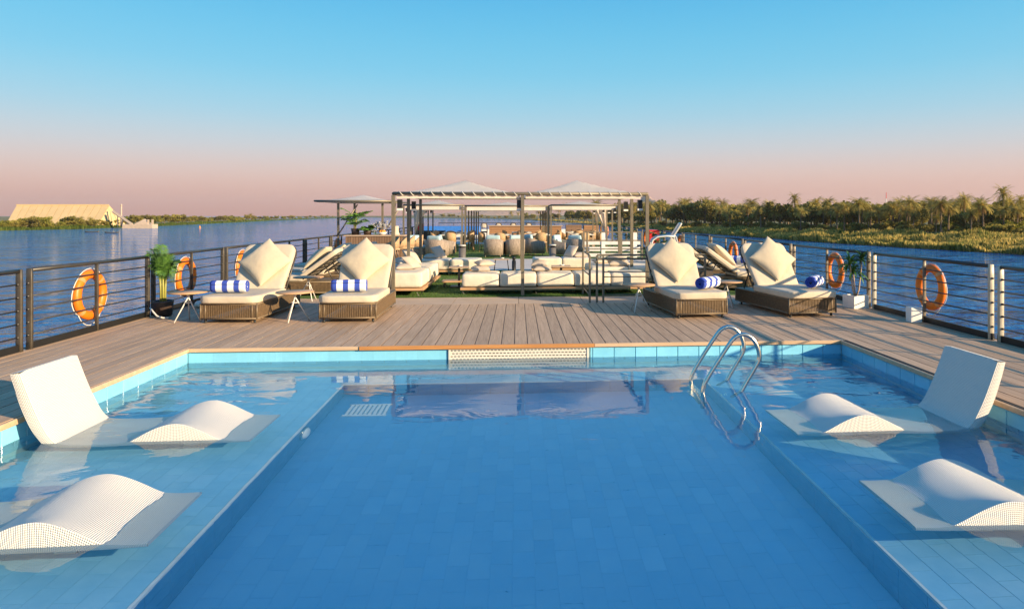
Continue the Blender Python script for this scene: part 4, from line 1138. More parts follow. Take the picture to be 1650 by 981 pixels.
# ================================================================== ARMCHAIRS
def armchair(label):
    g = thing('wicker_armchair', label, 'armchair', group='wicker tub armchairs on the turf')
    mb = MB(); n = 26; prof = []
    for i in range(n+1):      # U shaped wall, open towards -y
        t = i/n
        if t < .3: p = Vector((-.36, -.34+.5*t/.3, 0)); 
        elif t > .7: p = Vector((.36, .16-.5*(t-.7)/.3, 0))
        else:
            a = math.pi*(1-(t-.3)/.4); p = Vector((.36*math.cos(a), .16+.2*math.sin(a), 0))
        h = .56+.14*math.sin(math.pi*t)**2
        prof.append((p, h))
    for p, h in prof:
        nrm = Vector((p.x, p.y-.0, 0)).normalized()
        for (o_, z) in ((0, .08), (.02, h-.01), (.0, h), (-.05, h), (-.06, h-.02), (-.06, .08)): mb.v.append((p.x+nrm.x*o_, p.y+nrm.y*o_, z))
    for i in range(n):
        for j in range(6): mb.f.append((i*6+j, (i+1)*6+j, (i+1)*6+(j+1) % 6, i*6+(j+1) % 6))
    mb.f += [(0, 1, 2, 3, 4, 5), tuple(n*6+j for j in range(5, -1, -1))]
    mb.build('shell', M['wicker_grey'], g, True)
    mb = MB(); mb.rbox(.30, .30, .12, .02, T(0, -.04, .22), n=3); mb.build('seat_base', M['wicker_grey'], g)
    mb = MB(); mb.rbox(.29, .29, .06, .045, T(0, -.04, .40), n=6, puff=.01); mb.build('seat_cushion', M['blue_cushion'], g, True)
    mb = MB(); mb.rbox(.27, .07, .20, .06, T(0, .2, .64) @ RX(R(-12)), n=6, puff=.0); mb.build('back_cushion', M['blue_cushion'], g, True)
    for sx_ in (-1, 1):
        for sy_ in (-1, 1): mb = MB(); mb.tube([(sx_*.28, sy_*.26, .1), (sx_*.29, sy_*.27, 0)], .015, 6); mb.build('leg', M['teak_dull'], g, True)
    return g
a0 = armchair('wicker armchair on the far left beside the bar stools, pale aqua cushions'); a0.location = (-3.85, 26.5, 0); a0.rotation_euler = (0, 0, R(20)); remember(a0)
for (lab, x, y, r) in (('wicker armchair left of the left ash bin, seen from its side', -3.05, 26.0, 160), ('wicker armchair behind the left ash bin with an aqua pillow', -2.85, 27.4, 100), ('wicker armchair left of the stool table, back half turned', -.92, 26.5, 175),
                      ('wicker armchair just left of the central post, facing away', -.12, 26.7, 200), ('wicker armchair seen right of the central post', .62, 27.5, 120), ('wicker armchair right of the right ash bin', 1.72, 26.6, 60), ('dark wicker armchair beside the white fence', 2.3, 26.3, 150)):
    copy_thing(a0, lab, (x, y, 0), R(r))
def low_table(label, x, y):
    g = thing('low_table', label, 'table', (x, y, 0), 0, 'low tables between the armchairs'); mb = MB(); mb.rbox(.3, .3, .016, .006, T(0, 0, .42), n=3); mb.build('table_top', M['teak_dull'], g)
    for sx_ in (-1, 1):
        for sy_ in (-1, 1): q = MB(); q.box(sx_*.26-.015, sx_*.26+.015, sy_*.26-.015, sy_*.26+.015, 0, .40); q.build('leg', M['wicker_grey'], g)
low_table('low square table between the left armchairs', -3.45, 27.3); low_table('low square table behind the middle armchairs', -.5, 27.7)

# ================================================================== DINING TABLES AND CHAIRS
def dchair(label):
    g = thing('dining_chair', label, 'chair', group='tan wicker dining chairs')
    mb = MB(); mb.rbox(.23, .22, .03, .02, T(0, 0, .44), n=4); mb.build('seat', M['wicker_tan'], g, True)
    mb = MB(); n = 10
    for i in range(n+1):
        a = R(10+160*i/n)
        for z in (.46, .66, .86-.10*abs(2*i/n-1)**2): mb.v.append((.25*math.cos(a), .24*math.sin(a)+.02*(z-.46), z))
    for i in range(n):
        for j in range(2): q = i*3+j; mb.f.append((q, q+3, q+4, q+1))
    b_ = mb.build('backrest', M['wicker_tan'], g, True); b_.modifiers.new('t', 'SOLIDIFY').thickness = .022
    for sx_ in (-1, 1):
        for sy_ in (-1, 1): mb = MB(); mb.tube([(sx_*.19, sy_*.18, .42), (sx_*.22, sy_*.21, 0)], .013, 6); mb.build('leg', M['wicker_tan'], g, True)
    return g
def dtable(label, x, y, hx=.5, hy=.9):
    g = thing('dining_table', label, 'dining table', (x, y, 0), 0, 'set dining tables under the far pergola')
    mb = MB(); mb.rbox(hx, hy, .02, .008, T(0, 0, .73), n=3); mb.build('table_top', M['cloth_table'], g)
    for sx_ in (-1, 1):
        for sy_ in (-1, 1): q = MB(); q.box(sx_*(hx-.06)-.03, sx_*(hx-.06)+.03, sy_*(hy-.06)-.03, sy_*(hy-.06)+.03, 0, .709); q.build('leg', M['teak_dull'], g)
    for k in range(4):
        q = MB(); q.lathe([(.10, .751), (.13, .765), (.12, .768), (.001, .755)], 14, T((-.25 if k % 2 else .25), -.5+.4*(k//2)*2, 0)); q.build('plate', M['white_metal'], g, True)
c0 = dchair('x'); used = [False]
spots = [('left', -2.9, 31.0), ('middle left', -.75, 30.6), ('middle right', 1.0, 30.8), ('right', 2.9, 31.0), ('far left', -3.2, 34.5), ('far middle', .2, 34.6), ('far right', 3.0, 34.8)]
for (nm, x, y) in spots:
    dtable('set dining table, the '+nm+' one of those under the far pergolas', x, y)
    for k, (dx, dy, rz) in enumerate(((-.72, -.4, 90), (-.72, .4, 90), (.72, -.4, -90), (.72, .4, -90), (0, -1.15, 180))):
        lab = ('tan wicker dining chair at the near end of the '+nm+' dining table' if k == 4 else 'tan wicker dining chair along the '+('left' if dx < 0 else 'right')+' side of the '+nm+' dining table, '+('nearer' if dy < 0 else 'farther')+' one')
        if not used[0]:
            c0.location = (x+dx, y+dy, 0); c0.rotation_euler = (0, 0, R(rz)); c0['label'] = lab; remember(c0); used[0] = True
        else: copy_thing(c0, lab, (x+dx, y+dy, 0), R(rz+random.uniform(-12, 12)))

# ================================================================== FAR END OF THE DECK
g = thing('far_counter', 'long warm brown timber counter at the far end of the deck', 'counter', (-1.8, 43.6, 0))
k = 0
for k in range(7):
    q = MB(); q.box(0, 4.6, 0, .03, .06+k*.12, .17+k*.12); q.build('board', M['brown_warm'], g)
mb = MB(); mb.box(.02, 4.58, .032, .7, 0, .9); mb.build('core', M['brown_dark'], g)
mb = MB(); mb.rbox(2.36, .42, .03, .01, T(2.3, .33, .93), n=3); mb.build('counter_top', M['teak_dull'], g)
def pod(label, x):
    g = thing('arch_chair', label, 'chair', (x, 45.2, .55), 0, 'arch backed chairs behind the far counter')
    pts = [(-.2, 0, 0), (-.2, 0, .35)]+[(.2*-math.cos(math.pi*i/10), 0, .35+.2*math.sin(math.pi*i/10)) for i in range(1, 10)]+[(.2, 0, .35), (.2, 0, 0)]
    mb = MB(); mb.tube(pts, .035, 6); mb.build('arch_frame', M['brown_dark'], g, True)
    mb = MB(); mb.rbox(.14, .05, .14, .05, T(0, .02, .36), n=6, puff=0); mb.build('back_cushion', M['cushion'], g, True)
    mb = MB(); mb.rbox(.22, .22, .05, .02, T(0, .1, -.05), n=3); mb.build('seat', M['brown_dark'], g)
    for sx_ in (-1, 1):
        q = MB(); q.box(sx_*.18-.02, sx_*.18+.02, -.1, .3, -.55, -.1); q.build('leg', M['brown_dark'], g)
for k, px in enumerate((780, 803.5, 827, 852)): pod(('leftmost', 'second', 'third', 'rightmost')[k]+' arch backed chair behind the far counter', unY(px, 360, 45.2).x)
def slat_box(name, label, x0, x1, y0, y1, h, m, cat, n):
    g = thing(name, label, cat, (x0, y0, 0)); mb = MB(); mb.box(.01, x1-x0-.01, .02, y1-y0, 0, h-.01); mb.build('core', M['brown_dark'], g)
    for k in range(n): q = MB(); q.box(0, x1-x0, 0, .018, h*k/n+.004, h*(k+1)/n-.004); q.build('slat', m, g)
    return g
slat_box('slatted_cabinet', 'brown slatted cabinet, left of the pair at the far right', 2.95, 3.9, 41.5, 42.2, 1.02, M['brown_slat'], 'cabinet', 7)
slat_box('slatted_cabinet', 'warm brown slatted cabinet, right of the pair at the far right', 4.05, 4.95, 41.5, 42.2, 1.0, M['brown_warm'], 'cabinet', 7)
slat_box('planter_box', 'dark wicker planter box behind the left dining tables', -5.4, -3.9, 37.0, 37.6, .78, M['brown_dark'], 'planter', 5)
slat_box('service_station', 'brown service station with a pale top behind the right tables', 3.1, 4.3, 38.9, 39.5, .78, M['brown_slat'], 'cabinet', 6)
mb = MB(); mb.rbox(2.0, 1.2, .30, .05, T(0, 0, .55), n=4); o = mb.build('covered_tub', M['blue_cover'], None); o.location = (-5.0+.4, 47.5, 0); tag(o, 'long blue tarpaulin covered tub at the far left of the deck', 'covered tub')
g = thing('white_bulwark', 'low white bulwark closing the far end of the deck', 'bulwark', (0, DY1-.1, 0)); mb = MB(); mb.box(-5.95, 6.2, 0, .08, 0, .55); mb.build('panel', M['hull'], g)
for k in range(12): q = MB(); q.tube([(-5.9+k*1.09, .04, .55), (-5.9+k*1.09, .04, 1.02)], .02, 6); q.build('post', M['rail_dark'], g, True)
q = MB(); q.tube([(-5.95, .04, 1.02), (6.2, .04, 1.02)], .025, 6); q.build('handrail', M['rail_dark'], g, True)
# white fence panels and posts on the right
def fence(label, x0, x1, y, zs, posts):
    g = thing('white_fence', label, 'fence', (x0, y, 0))
    for (a, b_) in zs: q = MB(); q.box(0, x1-x0, 0, .03, a, b_); q.build('board', M['hull'], g)
    for p in posts: q = MB(); q.box(p-.07, p+.07, -.032, -.002, 0, .98); q.build('post', M['pot_white'], g)
fence('low white boarded fence with pale posts on the right of the deck', 2.45, 4.6, 25.4, ((.05, .18), (.26, .42), (.5, .62)), (.75, 1.95))
g = thing('taupe_gate', 'taupe metal gate frame in front of the white fence', 'gate', (2.35, 24.2, 0))
for x in (0, .12, 1.35, 2.1): q = MB(); q.box(x-.03, x+.03, -.03, .03, 0, 1.02); q.build('post', M['pergola'], g)
for z in (1.0, .7, .4): q = MB(); q.box(-.03, 2.13, -.018, .018, z-.02, z+.02); q.build('bar', M['pergola'], g)
g = thing('red_locker', 'red safety locker against the right rail', 'locker', (5.9, 29.6, 0)); mb = MB(); mb.rbox(.22, .45, .42, .02, T(0, 0, .50), n=3); mb.build('body', M['red'], g); mb = MB(); mb.box(-.24, .24, -.47, .47, .92, .96); mb.build('lid', M['red'], g)
q = MB(); q.box(-.235, -.222, -.05, .05, .6, .66); q.build('latch', M['steel'], g)
g = thing('red_cabinet', 'red fire cabinet on the left beyond the bar', 'cabinet', un(678, 392).to_tuple()); mb = MB(); mb.rbox(.17, .15, .42, .02, T(0, 0, .72), n=3); mb.build('body', M['red'], g); mb = MB(); mb.rbox(.13, .008, .36, .004, T(0, -.16, .72), n=3); mb.build('door', M['red'], g); mb = MB(); mb.box(-.03, .03, -.03, .03, 0, .299); mb.build('stand', M['black_metal'], g)
for (px, y, lab) in ((646, 27.5, 'dark leafy planter left of the dining pergola'), (662, 31.0, 'leafy planter behind the left dining pergola post')): shrub('planter_plant', lab, (-5.4, y, .0), 1.15, 16, M['leaf_dark'], seed=int(px), spread=.5)
for (y, lab) in ((27.5, 'leafy planter on the right rail before the red locker'), (34.5, 'leafy planter on the right rail behind the red locker'), (39.0, 'farthest leafy planter along the right rail')): shrub('planter_plant', lab, (5.75, y, 0), 1.2, 16, M['leaf_dark'], seed=int(y), spread=.55)

# ================================================================== RIVER BANKS: PALMS, TREES, REEDS
random.seed(21)
RROWS = [(0, -.6), (3, .1), (14, 2.0), (30, 4.0), (60, 5.3), (500, 6.5), (2000, 12)]
LROWS = [(0, -.6), (3, .3), (14, 1.2), (60, 2.0), (500, 3.5), (2000, 8)]
def gz(d, rows):
    for (a, h), (b_, k) in zip(rows, rows[1:]):
        if d <= b_: return WZ+h+(k-h)*(d-a)/(b_-a)
    return WZ+rows[-1][1]
def shore(px, table):
    for (a, ya), (b_, yb) in zip(table, table[1:]):
        if min(a, b_) <= px <= max(a, b_):
            t = (px-a)/(b_-a); return ya+(yb-ya)*t
    return table[0][1] if abs(px-table[0][0]) < abs(px-table[-1][0]) else table[-1][1]
RT = [(2200, 450), (1650, 411), (1500, 402), (1340, 392), (1156, 378), (1040, 370), (905, 357.5), (840, 354), (760, 352)]
LT = [(-300, 379), (0, 372), (125, 369.5), (245, 365), (330, 361), (430, 356), (450, 355), (540, 351.3)]
def spot(px, inland, table, rows):
    d = (EYE-WZ)*F/(shore(px, table)-CY)
    k = (d+inland*1.0)/d
    p = un(px, shore(px, table), WZ)*1.0; x, y = p.x*k, p.y*k
    eff = inland*(abs(p.x)/math.hypot(p.x, p.y)) if table is RT else inland*(abs(p.x)/math.hypot(p.x, p.y))
    return Vector((x, y, gz(max(2, eff), rows)-.2)), d+inland

def leafblob(mb, c, r, n, size, rng, flat=.75):
    for k in range(n):
        d = Vector((rng.gauss(0, 1), rng.gauss(0, 1), rng.gauss(0, 1))).normalized(); q = r*(rng.random()**.4)
        p = Vector(c)+Vector((d.x*q, d.y*q, d.z*q*flat)); a = Vector((rng.gauss(0, 1), rng.gauss(0, 1), rng.gauss(0, 1))).normalized()*size*rng.uniform(.5, 1.2)
        b_ = a.cross(Vector((rng.gauss(0, 1), rng.gauss(0, 1), rng.gauss(0, 1)))).normalized()*size*rng.uniform(.3, .8)
        b0 = len(mb.v); mb.v += [tuple(p-a), tuple(p+b_), tuple(p+a), tuple(p-b_)]; mb.f.append((b0, b0+1, b0+2, b0+3))
def palm_proto(seed, H=12.0, dry=True):
    rng = random.Random(seed); g = thing('date_palm', '', 'palm tree')
    mb = MB(); lean = rng.uniform(-.5, .5); pts = [(lean*t*t, .3*lean*t, H*.80*t) for t in (0, .2, .4, .6, .8, 1)]
    mb.tube(pts, [.38, .30, .26, .25, .27, .36], 8); mb.build('trunk', M['bark'], g, True)
    top = Vector(pts[-1]); mb = MB(); dr = MB()
    def fr(m_, az, L, el, curl, leafL, n=11):
        d = Vector((math.cos(az), math.sin(az), 0)); p = top.copy(); a = el; st = L/n; s = Vector((-math.sin(az), math.cos(az), 0)); pts_ = []
        for i in range(n+1):
            pts_.append((p.copy(), a)); p = p+(d*math.cos(a)+Vector((0, 0, math.sin(a))))*st; a -= curl
        for i in range(1, n+1):
            t = i/n; p0, aa = pts_[i]; tan = (d*math.cos(aa)+Vector((0, 0, math.sin(aa)))); up = s.cross(tan)*-1
            ll = leafL*(math.sin(math.pi*(.15+.8*t))**.6)
            for sg in (-1, 1):
                e = p0+(s*sg*.75+tan*.6-Vector((0, 0, .35))*rng.uniform(.2, 1.1)).normalized()*ll; w_ = tan*.11
                b0 = len(m_.v); m_.v += [tuple(p0-w_), tuple(p0+w_), tuple(e)]; m_.f.append((b0, b0+1, b0+2))
        for i in range(n):
            (p0, _), (p1, _) = pts_[i], pts_[i+1]; w_ = s*.05*(1-i/n)+s*.015; b0 = len(m_.v)
            m_.v += [tuple(p0-w_), tuple(p0+w_), tuple(p1+w_), tuple(p1-w_)]; m_.f.append((b0, b0+1, b0+2, b0+3))
    for k in range(44):
        el = rng.uniform(-.35, 1.35); fr(mb, k*2.399+rng.uniform(-.2, .2), rng.uniform(3.2, 4.3), el, rng.uniform(.09, .19), .95)
    mb.build('crown', M['fol_palm'], g)
    if dry:
        for k in range(16): fr(dr, k*2.399, rng.uniform(2.2, 3.2), rng.uniform(-1.0, -.5), rng.uniform(.05, .11), .7, 8)
        dr.build('dry_skirt', M['fol_dry'], g)
    remember(g); return g
def tree_proto(seed, m, H=8.0, wd=3.6):
    rng = random.Random(seed); g = thing('riverside_tree', '', 'tree')
    mb = MB(); mb.tube([(0, 0, 0), (.1, 0, H*.3), (.2, .1, H*.6)], [.3, .22, .1], 7); mb.build('trunk', M['bark'], g, True)
    mb = MB()
    for k in range(20):
        a = rng.uniform(0, 6.28); q = wd*rng.random()**.6; z = H*(.30+.55*rng.random())*(1-.18*(q/wd)**2); leafblob(mb, (q*math.cos(a), q*math.sin(a), z), rng.uniform(.9, 1.7), 85, .42, rng)
    for k in range(5):
        a = rng.uniform(0, 6.28); br = MB()
    mb.build('crown', m, g); remember(g); return g
palms = [palm_proto(1), palm_proto(2, 12, True), palm_proto(5, 12, False)]
trees = [tree_proto(3, M['fol_dark']), tree_proto(4, M['fol_mid']), tree_proto(6, M['fol_dark'], 8, 4.6), tree_proto(8, M['fol_green'], 8, 3.8)]
protos_used = set()
def plant(proto, label, group, pos, H, h0, rz=None, sxy=1.0):
    s = H/h0; rz = random.uniform(0, 6.28) if rz is None else rz
    if proto.name not in protos_used:
        protos_used.add(proto.name); proto.location = pos; proto.rotation_euler = (0, 0, rz); proto.scale = (s*sxy, s*sxy, s); tag(proto, label, None, group); return proto
    return copy_thing(proto, label, pos, rz, group, (s*sxy, s*sxy, s))
def top_to_h(pos, dist, ytop): return EYE+(CY-ytop)/F*dist-pos.z
GP = 'date palms on the right bank'
def reg(px):
    for a, t_ in ((1080, 'over the exercise machine'), (1140, 'left of the third front pillow tip'), (1200, 'between the two right-hand pillows'), (1265, 'straight above the rightmost pillow'), (1330, 'just right of the rightmost pillow'), (1410, 'above the white potted plant'), (1480, 'above the nearest right life ring'), (1560, 'right of the nearest right life ring'), (1640, 'above the pale pair of rail posts')):
        if px < a: return t_
    return 'at the right edge of the picture'
notable = [(1617, 289, 62, 2, 'tallest date palm on the right bank, standing clear of the others'), (1644, 306, 70, 2, 'date palm at the right edge of the picture, tall'), (1554, 303, 66, 0, 'tall shaggy date palm left of the tallest one'),
           (1577, 309, 60, 2, 'tall date palm between the shaggy one and the tallest'), (1281, 304, 70, 2, 'slender palm standing above the grove over the rightmost pillow'), (1165, 315, 80, 0, 'shaggy tall palm above the third pillow'),
           (1146, 320, 90, 0, 'palm left of the shaggy tall one above the third pillow'), (1125, 326, 100, 2, 'lone round topped palm further left on the right bank'), (1389, 318, 60, 0, 'broad palm above the white potted plant'),
           (1354, 320, 85, 2, 'palm left of the broad one above the plant'), (1239, 316, 70, 2, 'palm crowning the dark thicket behind the right loungers'), (1312, 319, 80, 2, 'small headed palm right of the slender one'),
           (1438, 323, 52, 0, 'broad fan palm with pale trunks behind the field'), (1472, 336, 44, 1, 'short spreading palm in front of the grove'), (1508, 342, 40, 1, 'low drooping palm at the edge of the field'), (1399, 336, 46, 0, 'golden skirted palm left of the field'), (1576, 328, 50, 1, 'golden palm below the tall pair'), (1210, 320, 90, 2, 'thin palm left of the dark thicket')]
for (px, yt, inl, k, lab) in notable:
    pos, d = spot(px, inl, RT, RROWS); sxy = .72 if yt < 312 else 1.0
    plant(palms[k], lab, GP, pos, top_to_h(pos, d, yt), 13.2, None, sxy)
rng = random.Random(77)
x = 1004
while x < 1690:
    px = x+rng.uniform(-3, 3); inl = rng.uniform(40, 110); pos, d = spot(px, inl, RT, RROWS)
    base = 319 if px < 1080 else 315 if px < 1300 else 313 if px < 1500 else 312
    yt = base+rng.uniform(-3, 22)
    plant(palms[rng.randrange(3)], 'date palm in the dense right bank grove, '+reg(px), GP, pos, top_to_h(pos, d, yt), 13.2, None, 1.15); x += 7.0
x = 1000
while x < 1690:
    px = x+rng.uniform(-4, 4); inl = rng.uniform(60, 150); pos, d = spot(px, inl, RT, RROWS)
    yt = rng.uniform(320, 342) if px < 1400 else rng.uniform(319, 344)
    H = max(3.5, top_to_h(pos, d, yt)); plant(trees[rng.choice((0, 0, 1, 2))], 'dark bushy tree among the right bank palms, '+reg(px), 'trees among the palms', pos, H, 7.6, None, rng.uniform(.8, 1.2)); x += 6.5
x = 1000
while x < 1690:
    px = x+rng.uniform(-4, 4); inl = rng.uniform(38, 62); pos, d = spot(px, inl, RT, RROWS)
    plant(trees[rng.choice((0, 1, 3, 1))], 'low olive bush under the right palms, '+reg(px), 'bushes under the palms', pos, rng.uniform(2.6, 6.0), 7.6, None, rng.uniform(1.0, 1.4)); x += 7
x = 700
while x < 1000:
    px = x+rng.uniform(-4, 4); inl = rng.uniform(30, 160); pos, d = spot(px, inl, RT, RROWS); yt = (336 if px > 900 else 343 if px > 830 else 346)+rng.uniform(-3, 4)
    plant(trees[rng.choice((0, 1, 1, 2))] if rng.random() < .6 else palms[1], 'hazy distant tree on the far right bank behind the pergola', 'distant trees behind the pergola', pos, max(4, top_to_h(pos, d, yt)), 8.5, None, 1.25); x += 8
# left bank
GL = 'trees on the left bank'
x = -12
while x < 560:
    px = x+rng.uniform(-3, 3)
    if px < 210:
        inl = rng.uniform(6, 22); yt = rng.uniform(351, 358)
        if 38 < px < 72 or 100 < px < 128: yt = rng.uniform(347, 351)
        if 84 < px < 98: yt = 360
        lab = 'olive green tree along the shore before the cream hall'
        step = 6.5
    else:
        inl = rng.uniform(12, 90); yt = 344.5+(px-210)*.012+rng.uniform(-1.5, 3); lab = 'green tree in the long grove right of the cream hall'; step = 7
        if px > 440: yt = 347+rng.uniform(-.8, 1.2); lab = 'hazy far tree where the left bank meets the horizon'; step = 9
    pos, d = spot(px, inl, LT, LROWS); H = max(2.5, top_to_h(pos, d, yt))
    plant(trees[rng.choice((1, 3, 3, 1, 0))], lab, GL, pos, H, 7.6, None, rng.uniform(1.0, 1.4)); x += step
for (px, yt, lab) in ((118, 346, 'palm clump standing before the middle of the cream hall'), (131, 347, 'palm beside the clump before the cream hall'), (145, 348, 'thin palm before the right part of the cream hall'), (404, 342.5, 'palm topping the far end of the left bank grove')):
    pos, d = spot(px, 14, LT, LROWS); plant(palms[1], lab, 'palms on the left bank', pos, top_to_h(pos, d, yt), 13.2, None, 1.2)
# reeds: too many to count
def reeds(name, label, table, rows, px0, px1, n, hmin, hmax, depth, seed, m):
    rng = random.Random(seed); mb = MB()
    for k in range(n):
        px = rng.uniform(px0, px1); inl = (rng.random()**1.1)*depth+.5; pos, d = spot(px, inl, table, rows); x, y, z = pos
        cl = noise.noise((x*.07, y*.07, seed))+.6*noise.noise((x*.25, y*.25, seed)); h = (hmin+(hmax-hmin)*rng.random())*max(.25, 1+.9*cl); wd = .10+.0011*d
        a = rng.uniform(-.5, .5); lx = rng.gauss(0, .5); ly = rng.gauss(0, .4); c, s = math.cos(a)*wd, math.sin(a)*wd
        b0 = len(mb.v); mb.v += [(x-c, y-s, z), (x+c, y+s, z), (x+c*.8+lx*.5, y+s*.8+ly*.5, z+h*.65), (x+lx*1.2, y+ly, z+h), (x-c*.8+lx*.5, y-s*.8+ly*.5, z+h*.65)]
        mb.f.append((b0, b0+1, b0+2, b0+3, b0+4))
    return tag(mb.build(name, m), label=label, cat='reeds', kind='stuff')
reeds('river_reeds', 'tall golden green reeds crowding the right bank waterline', RT, RROWS, 860, 1720, 60000, 1.1, 2.7, 36, 3, M['fol_reed'])
M['fol_crop'] = fol('field crop', (.06, .10, .012), (.15, .19, .03), .1)
reeds('field_crop', 'low green crop growing between reeds and palms', RT, RROWS, 980, 1720, 12000, .5, 1.4, 110, 9, M['fol_crop'])
reeds('shore_reeds', 'low green reeds along the left bank waterline', LT, LROWS, -30, 560, 16000, 1.2, 2.6, 14, 5, M['fol_crop'])

# ---- the cream storage hall and the works beside it
HY = 585.0; hb = unY(100, 347, HY)
g = thing('storage_hall', 'huge cream storage hall with sloping sheeted roof on the left bank', 'hall', (hb.x, HY, WZ+2))
org = Vector((hb.x, HY, WZ+2))
def hp(px, py, Y): return unY(px, py, Y)-org
for k in range(13):
    a0, a1 = k/13, (k+1)/13
    t0, t1 = hp(27+149*a0, 331, HY+22), hp(27+149*a1-.85, 331, HY+22); b0_, b1_ = hp(8+149*a0, 364, HY), hp(8+149*a1-.85, 364, HY)
    q = MB(); off = Vector((0, .5, -.4)); q.v = [tuple(p) for p in (b0_, b1_, t1, t0, b0_+off, b1_+off, t1+off, t0+off)]; q.f = [(0, 1, 2, 3), (4, 7, 6, 5), (0, 4, 5, 1), (1, 5, 6, 2), (2, 6, 7, 3), (3, 7, 4, 0)]
    q.build('roof_panel', M['roof_sheet'], g)
for k in range(4):
    a0, a1 = k/4, (k+1)/4; tp_ = hp(176, 331, HY+22); e0, e1 = hp(157, 364, HY), hp(205, 364, HY+34)
    q = MB(); p0, p1 = e0.lerp(e1, a0), e0.lerp(e1, a1-.02); off = Vector((-.3, .5, -.4)); q.v = [tuple(p) for p in (p0, p1, tp_, p0+off, p1+off, tp_+off)]; q.f = [(0, 1, 2), (3, 5, 4), (0, 3, 4, 1), (1, 4, 5, 2), (2, 5, 3, 0)]; q.build('hip_panel', M['roof_sheet'], g)
q = MB(); s0_, s1_ = hp(8, 364, HY+.8), hp(205, 364, HY+34.6); r0, r1 = hp(27, 331.4, HY+22.6), hp(176, 331.4, HY+22.6); w0, w1 = hp(8, 366, HY+46), hp(205, 366, HY+46)
q.v = [tuple(p) for p in (hp(8, 364, HY+.8), hp(157, 364, HY+.8), r1, r0, w0, w1, s1_)]; q.f = [(0, 1, 2, 3), (1, 6, 2), (6, 5, 2), (5, 4, 3, 2), (4, 0, 3)]; q.build('frame', M['roof_seam'], g)
q = MB(); q.tube([tuple(r0+Vector((0, -.5, .6))), tuple(r1+Vector((0, -.5, .6)))], .5, 6); q.build('ridge', M['roof_sheet'], g)
p = unY(195.5, 365, 590); g = thing('chimney_stack', 'slim white chimney right of the cream hall', 'chimney', p.to_tuple()); q = MB(); hgt_ = unY(195.5, 329, 590).z-p.z; q.lathe([(.75, 0), (.6, hgt_*.5), (.5, hgt_)], 12); q.build('shaft', M['concrete'], g, True); q = MB(); q.lathe([(.9, hgt_*.93), (.9, hgt_*.96)], 12); q.build('rim', M['concrete'], g, True)
p = unY(212, 366, 580); g = thing('conveyor', 'sloping conveyor gallery running down from the cream hall', 'conveyor', p.to_tuple())
a_, b_ = unY(182, 341, 592)-p, unY(213, 362, 580)-p
q = MB(); q.tube([tuple(a_), tuple(b_)], 1.3, 4); q.build('gallery', M['concrete'], g)
for t in (.25, .5, .75):
    c_ = a_.lerp(b_, t); q = MB(); q.tube([tuple(c_-Vector((0, 0, 1))), (c_.x, c_.y, 0)], .35, 5); q.build('trestle', M['concrete'], g)
p = unY(222, 366, 575); g = thing('loading_quay', 'beige concrete loading quay with a pitched spoil heap by the water', 'quay', (p.x, p.y, WZ))
x0, x1 = unY(197, 366, 575).x-p.x, unY(245, 366, 575).x-p.x
q = MB(); q.box(x0, x1, 0, 9, 0, 3.4); q.build('quay_wall', M['concrete'], g)
xa, xm, xb = unY(217, 360, 578).x-p.x, unY(231, 350, 578).x-p.x, unY(240, 360, 578).x-p.x; zt_ = unY(231, 353, 578).z-WZ
q = MB(); q.v = [(xa, 2, 3.41), (xb, 2, 3.41), (xb, 8, 3.41), (xa, 8, 3.41), (xm, 4, zt_), (xm, 6, zt_)]; q.f = [(0, 1, 4), (1, 2, 5, 4), (2, 3, 5), (3, 0, 4, 5)]; q.build('spoil_heap', M['concrete'], g)
for px in (236, 243): xx = unY(px, 360, 576).x-p.x; q = MB(); q.box(xx-.6, xx+.6, 3, 4, 3.41, 7.2); q.build('pier', M['concrete'], g)
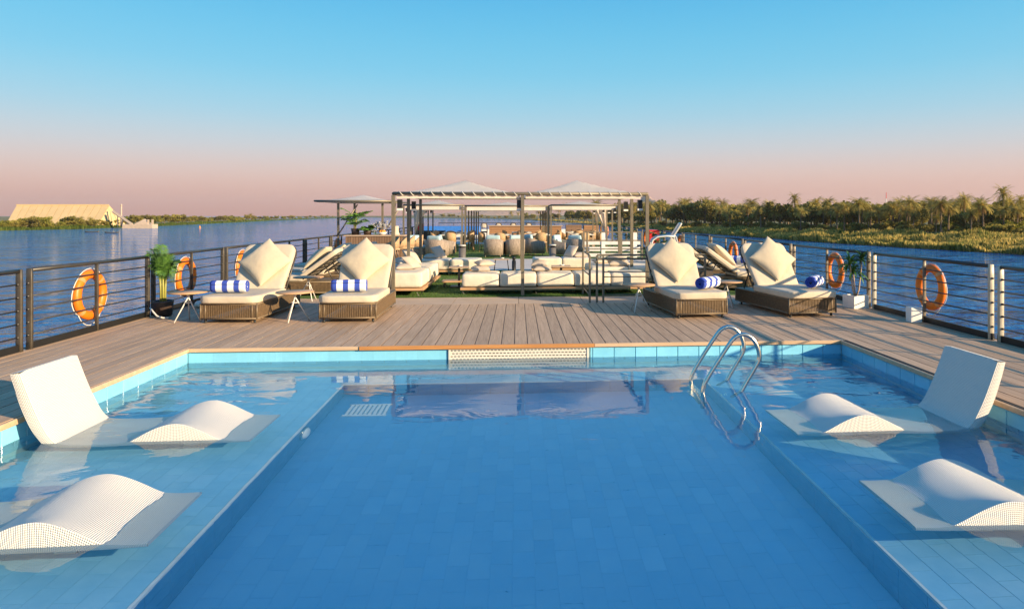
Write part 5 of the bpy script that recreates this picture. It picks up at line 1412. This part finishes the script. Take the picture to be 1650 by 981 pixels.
# far landmark mast on the right bank, small boats, a marker buoy
p = unY(1428, 350, 560); g = thing('radio_mast', 'red and white mast rising behind the right bank palms', 'mast', p.to_tuple()); hgt_ = unY(1428, 310, 560).z-p.z
for k in range(4): q = MB(); q.lathe([(.55-.08*k, hgt_*k/4), (.55-.08*(k+1), hgt_*(k+1)/4)], 6); q.build('mast_segment', M['red'] if k % 2 else M['white_metal'], g)
def boat(label, px, py, s):
    p = un(px, py, WZ); g = thing('fishing_boat', label, 'boat', (p.x, p.y, WZ), R(8), 'small boats on the river'); mb = MB(); n = 12
    for i in range(n+1):
        t = 2*i/n-1; w_ = .65*(1-t*t)**.6+.02; sh = .45+.45*t*t
        mb.v += [(t*3.2*s, -w_, sh), (t*2.9*s, -w_*.5, -.15), (t*2.9*s, w_*.5, -.15), (t*3.2*s, w_, sh)]
    for i in range(n):
        for j in range(3): a = i*4+j; mb.f.append((a, a+4, a+5, a+1))
    h = mb.build('hull', M['rail_dark'], g, True); h.modifiers.new('t', 'SOLIDIFY').thickness = .06
    for t in (-1.2, .6): q = MB(); q.box(t*s-.15, t*s+.15, -.55, .55, .3, .36); q.build('thwart', M['teak_dull'], g)
boat('small dark rowing boat on the river, left of two', 148.5, 374.5, 1.25); boat('small dark rowing boat on the river, right of two', 180, 375.5, 1.2)
p = un(322, 367, WZ); g = thing('marker_buoy', 'tiny orange buoy on the river left of the bar', 'buoy', p.to_tuple()); q = MB(); q.lathe([(.3, -.3), (.8, 0), (.8, .5), (.3, 1.1), (.12, 1.8)], 12); q.build('body', M['fruit'], g, True); q = MB(); q.tube([(0, 0, 1.7), (0, 0, 2.3)], .08, 5); q.build('topmark', M['fruit'], g)

# ================================================================== HAZE
mb = MB(); mb.box(-9600, 9600, -3500, 9500, WZ-3, 210)
hz = mb.build('haze', M['dark']); tag(hz, 'pale warm haze hanging over the river', 'haze', kind='stuff')
hm = bpy.data.materials.new('haze air'); hm.use_nodes = True; t = hm.node_tree; t.nodes.clear()
o_ = t.nodes.new('ShaderNodeOutputMaterial'); pv_ = t.nodes.new('ShaderNodeVolumePrincipled'); pv_.inputs['Color'].default_value = (.95, .86, .82, 1); pv_.inputs['Density'].default_value = .00005; pv_.inputs['Anisotropy'].default_value = .2
t.links.new(pv_.outputs[0], o_.inputs['Volume']); hz.data.materials.clear(); hz.data.materials.append(hm)
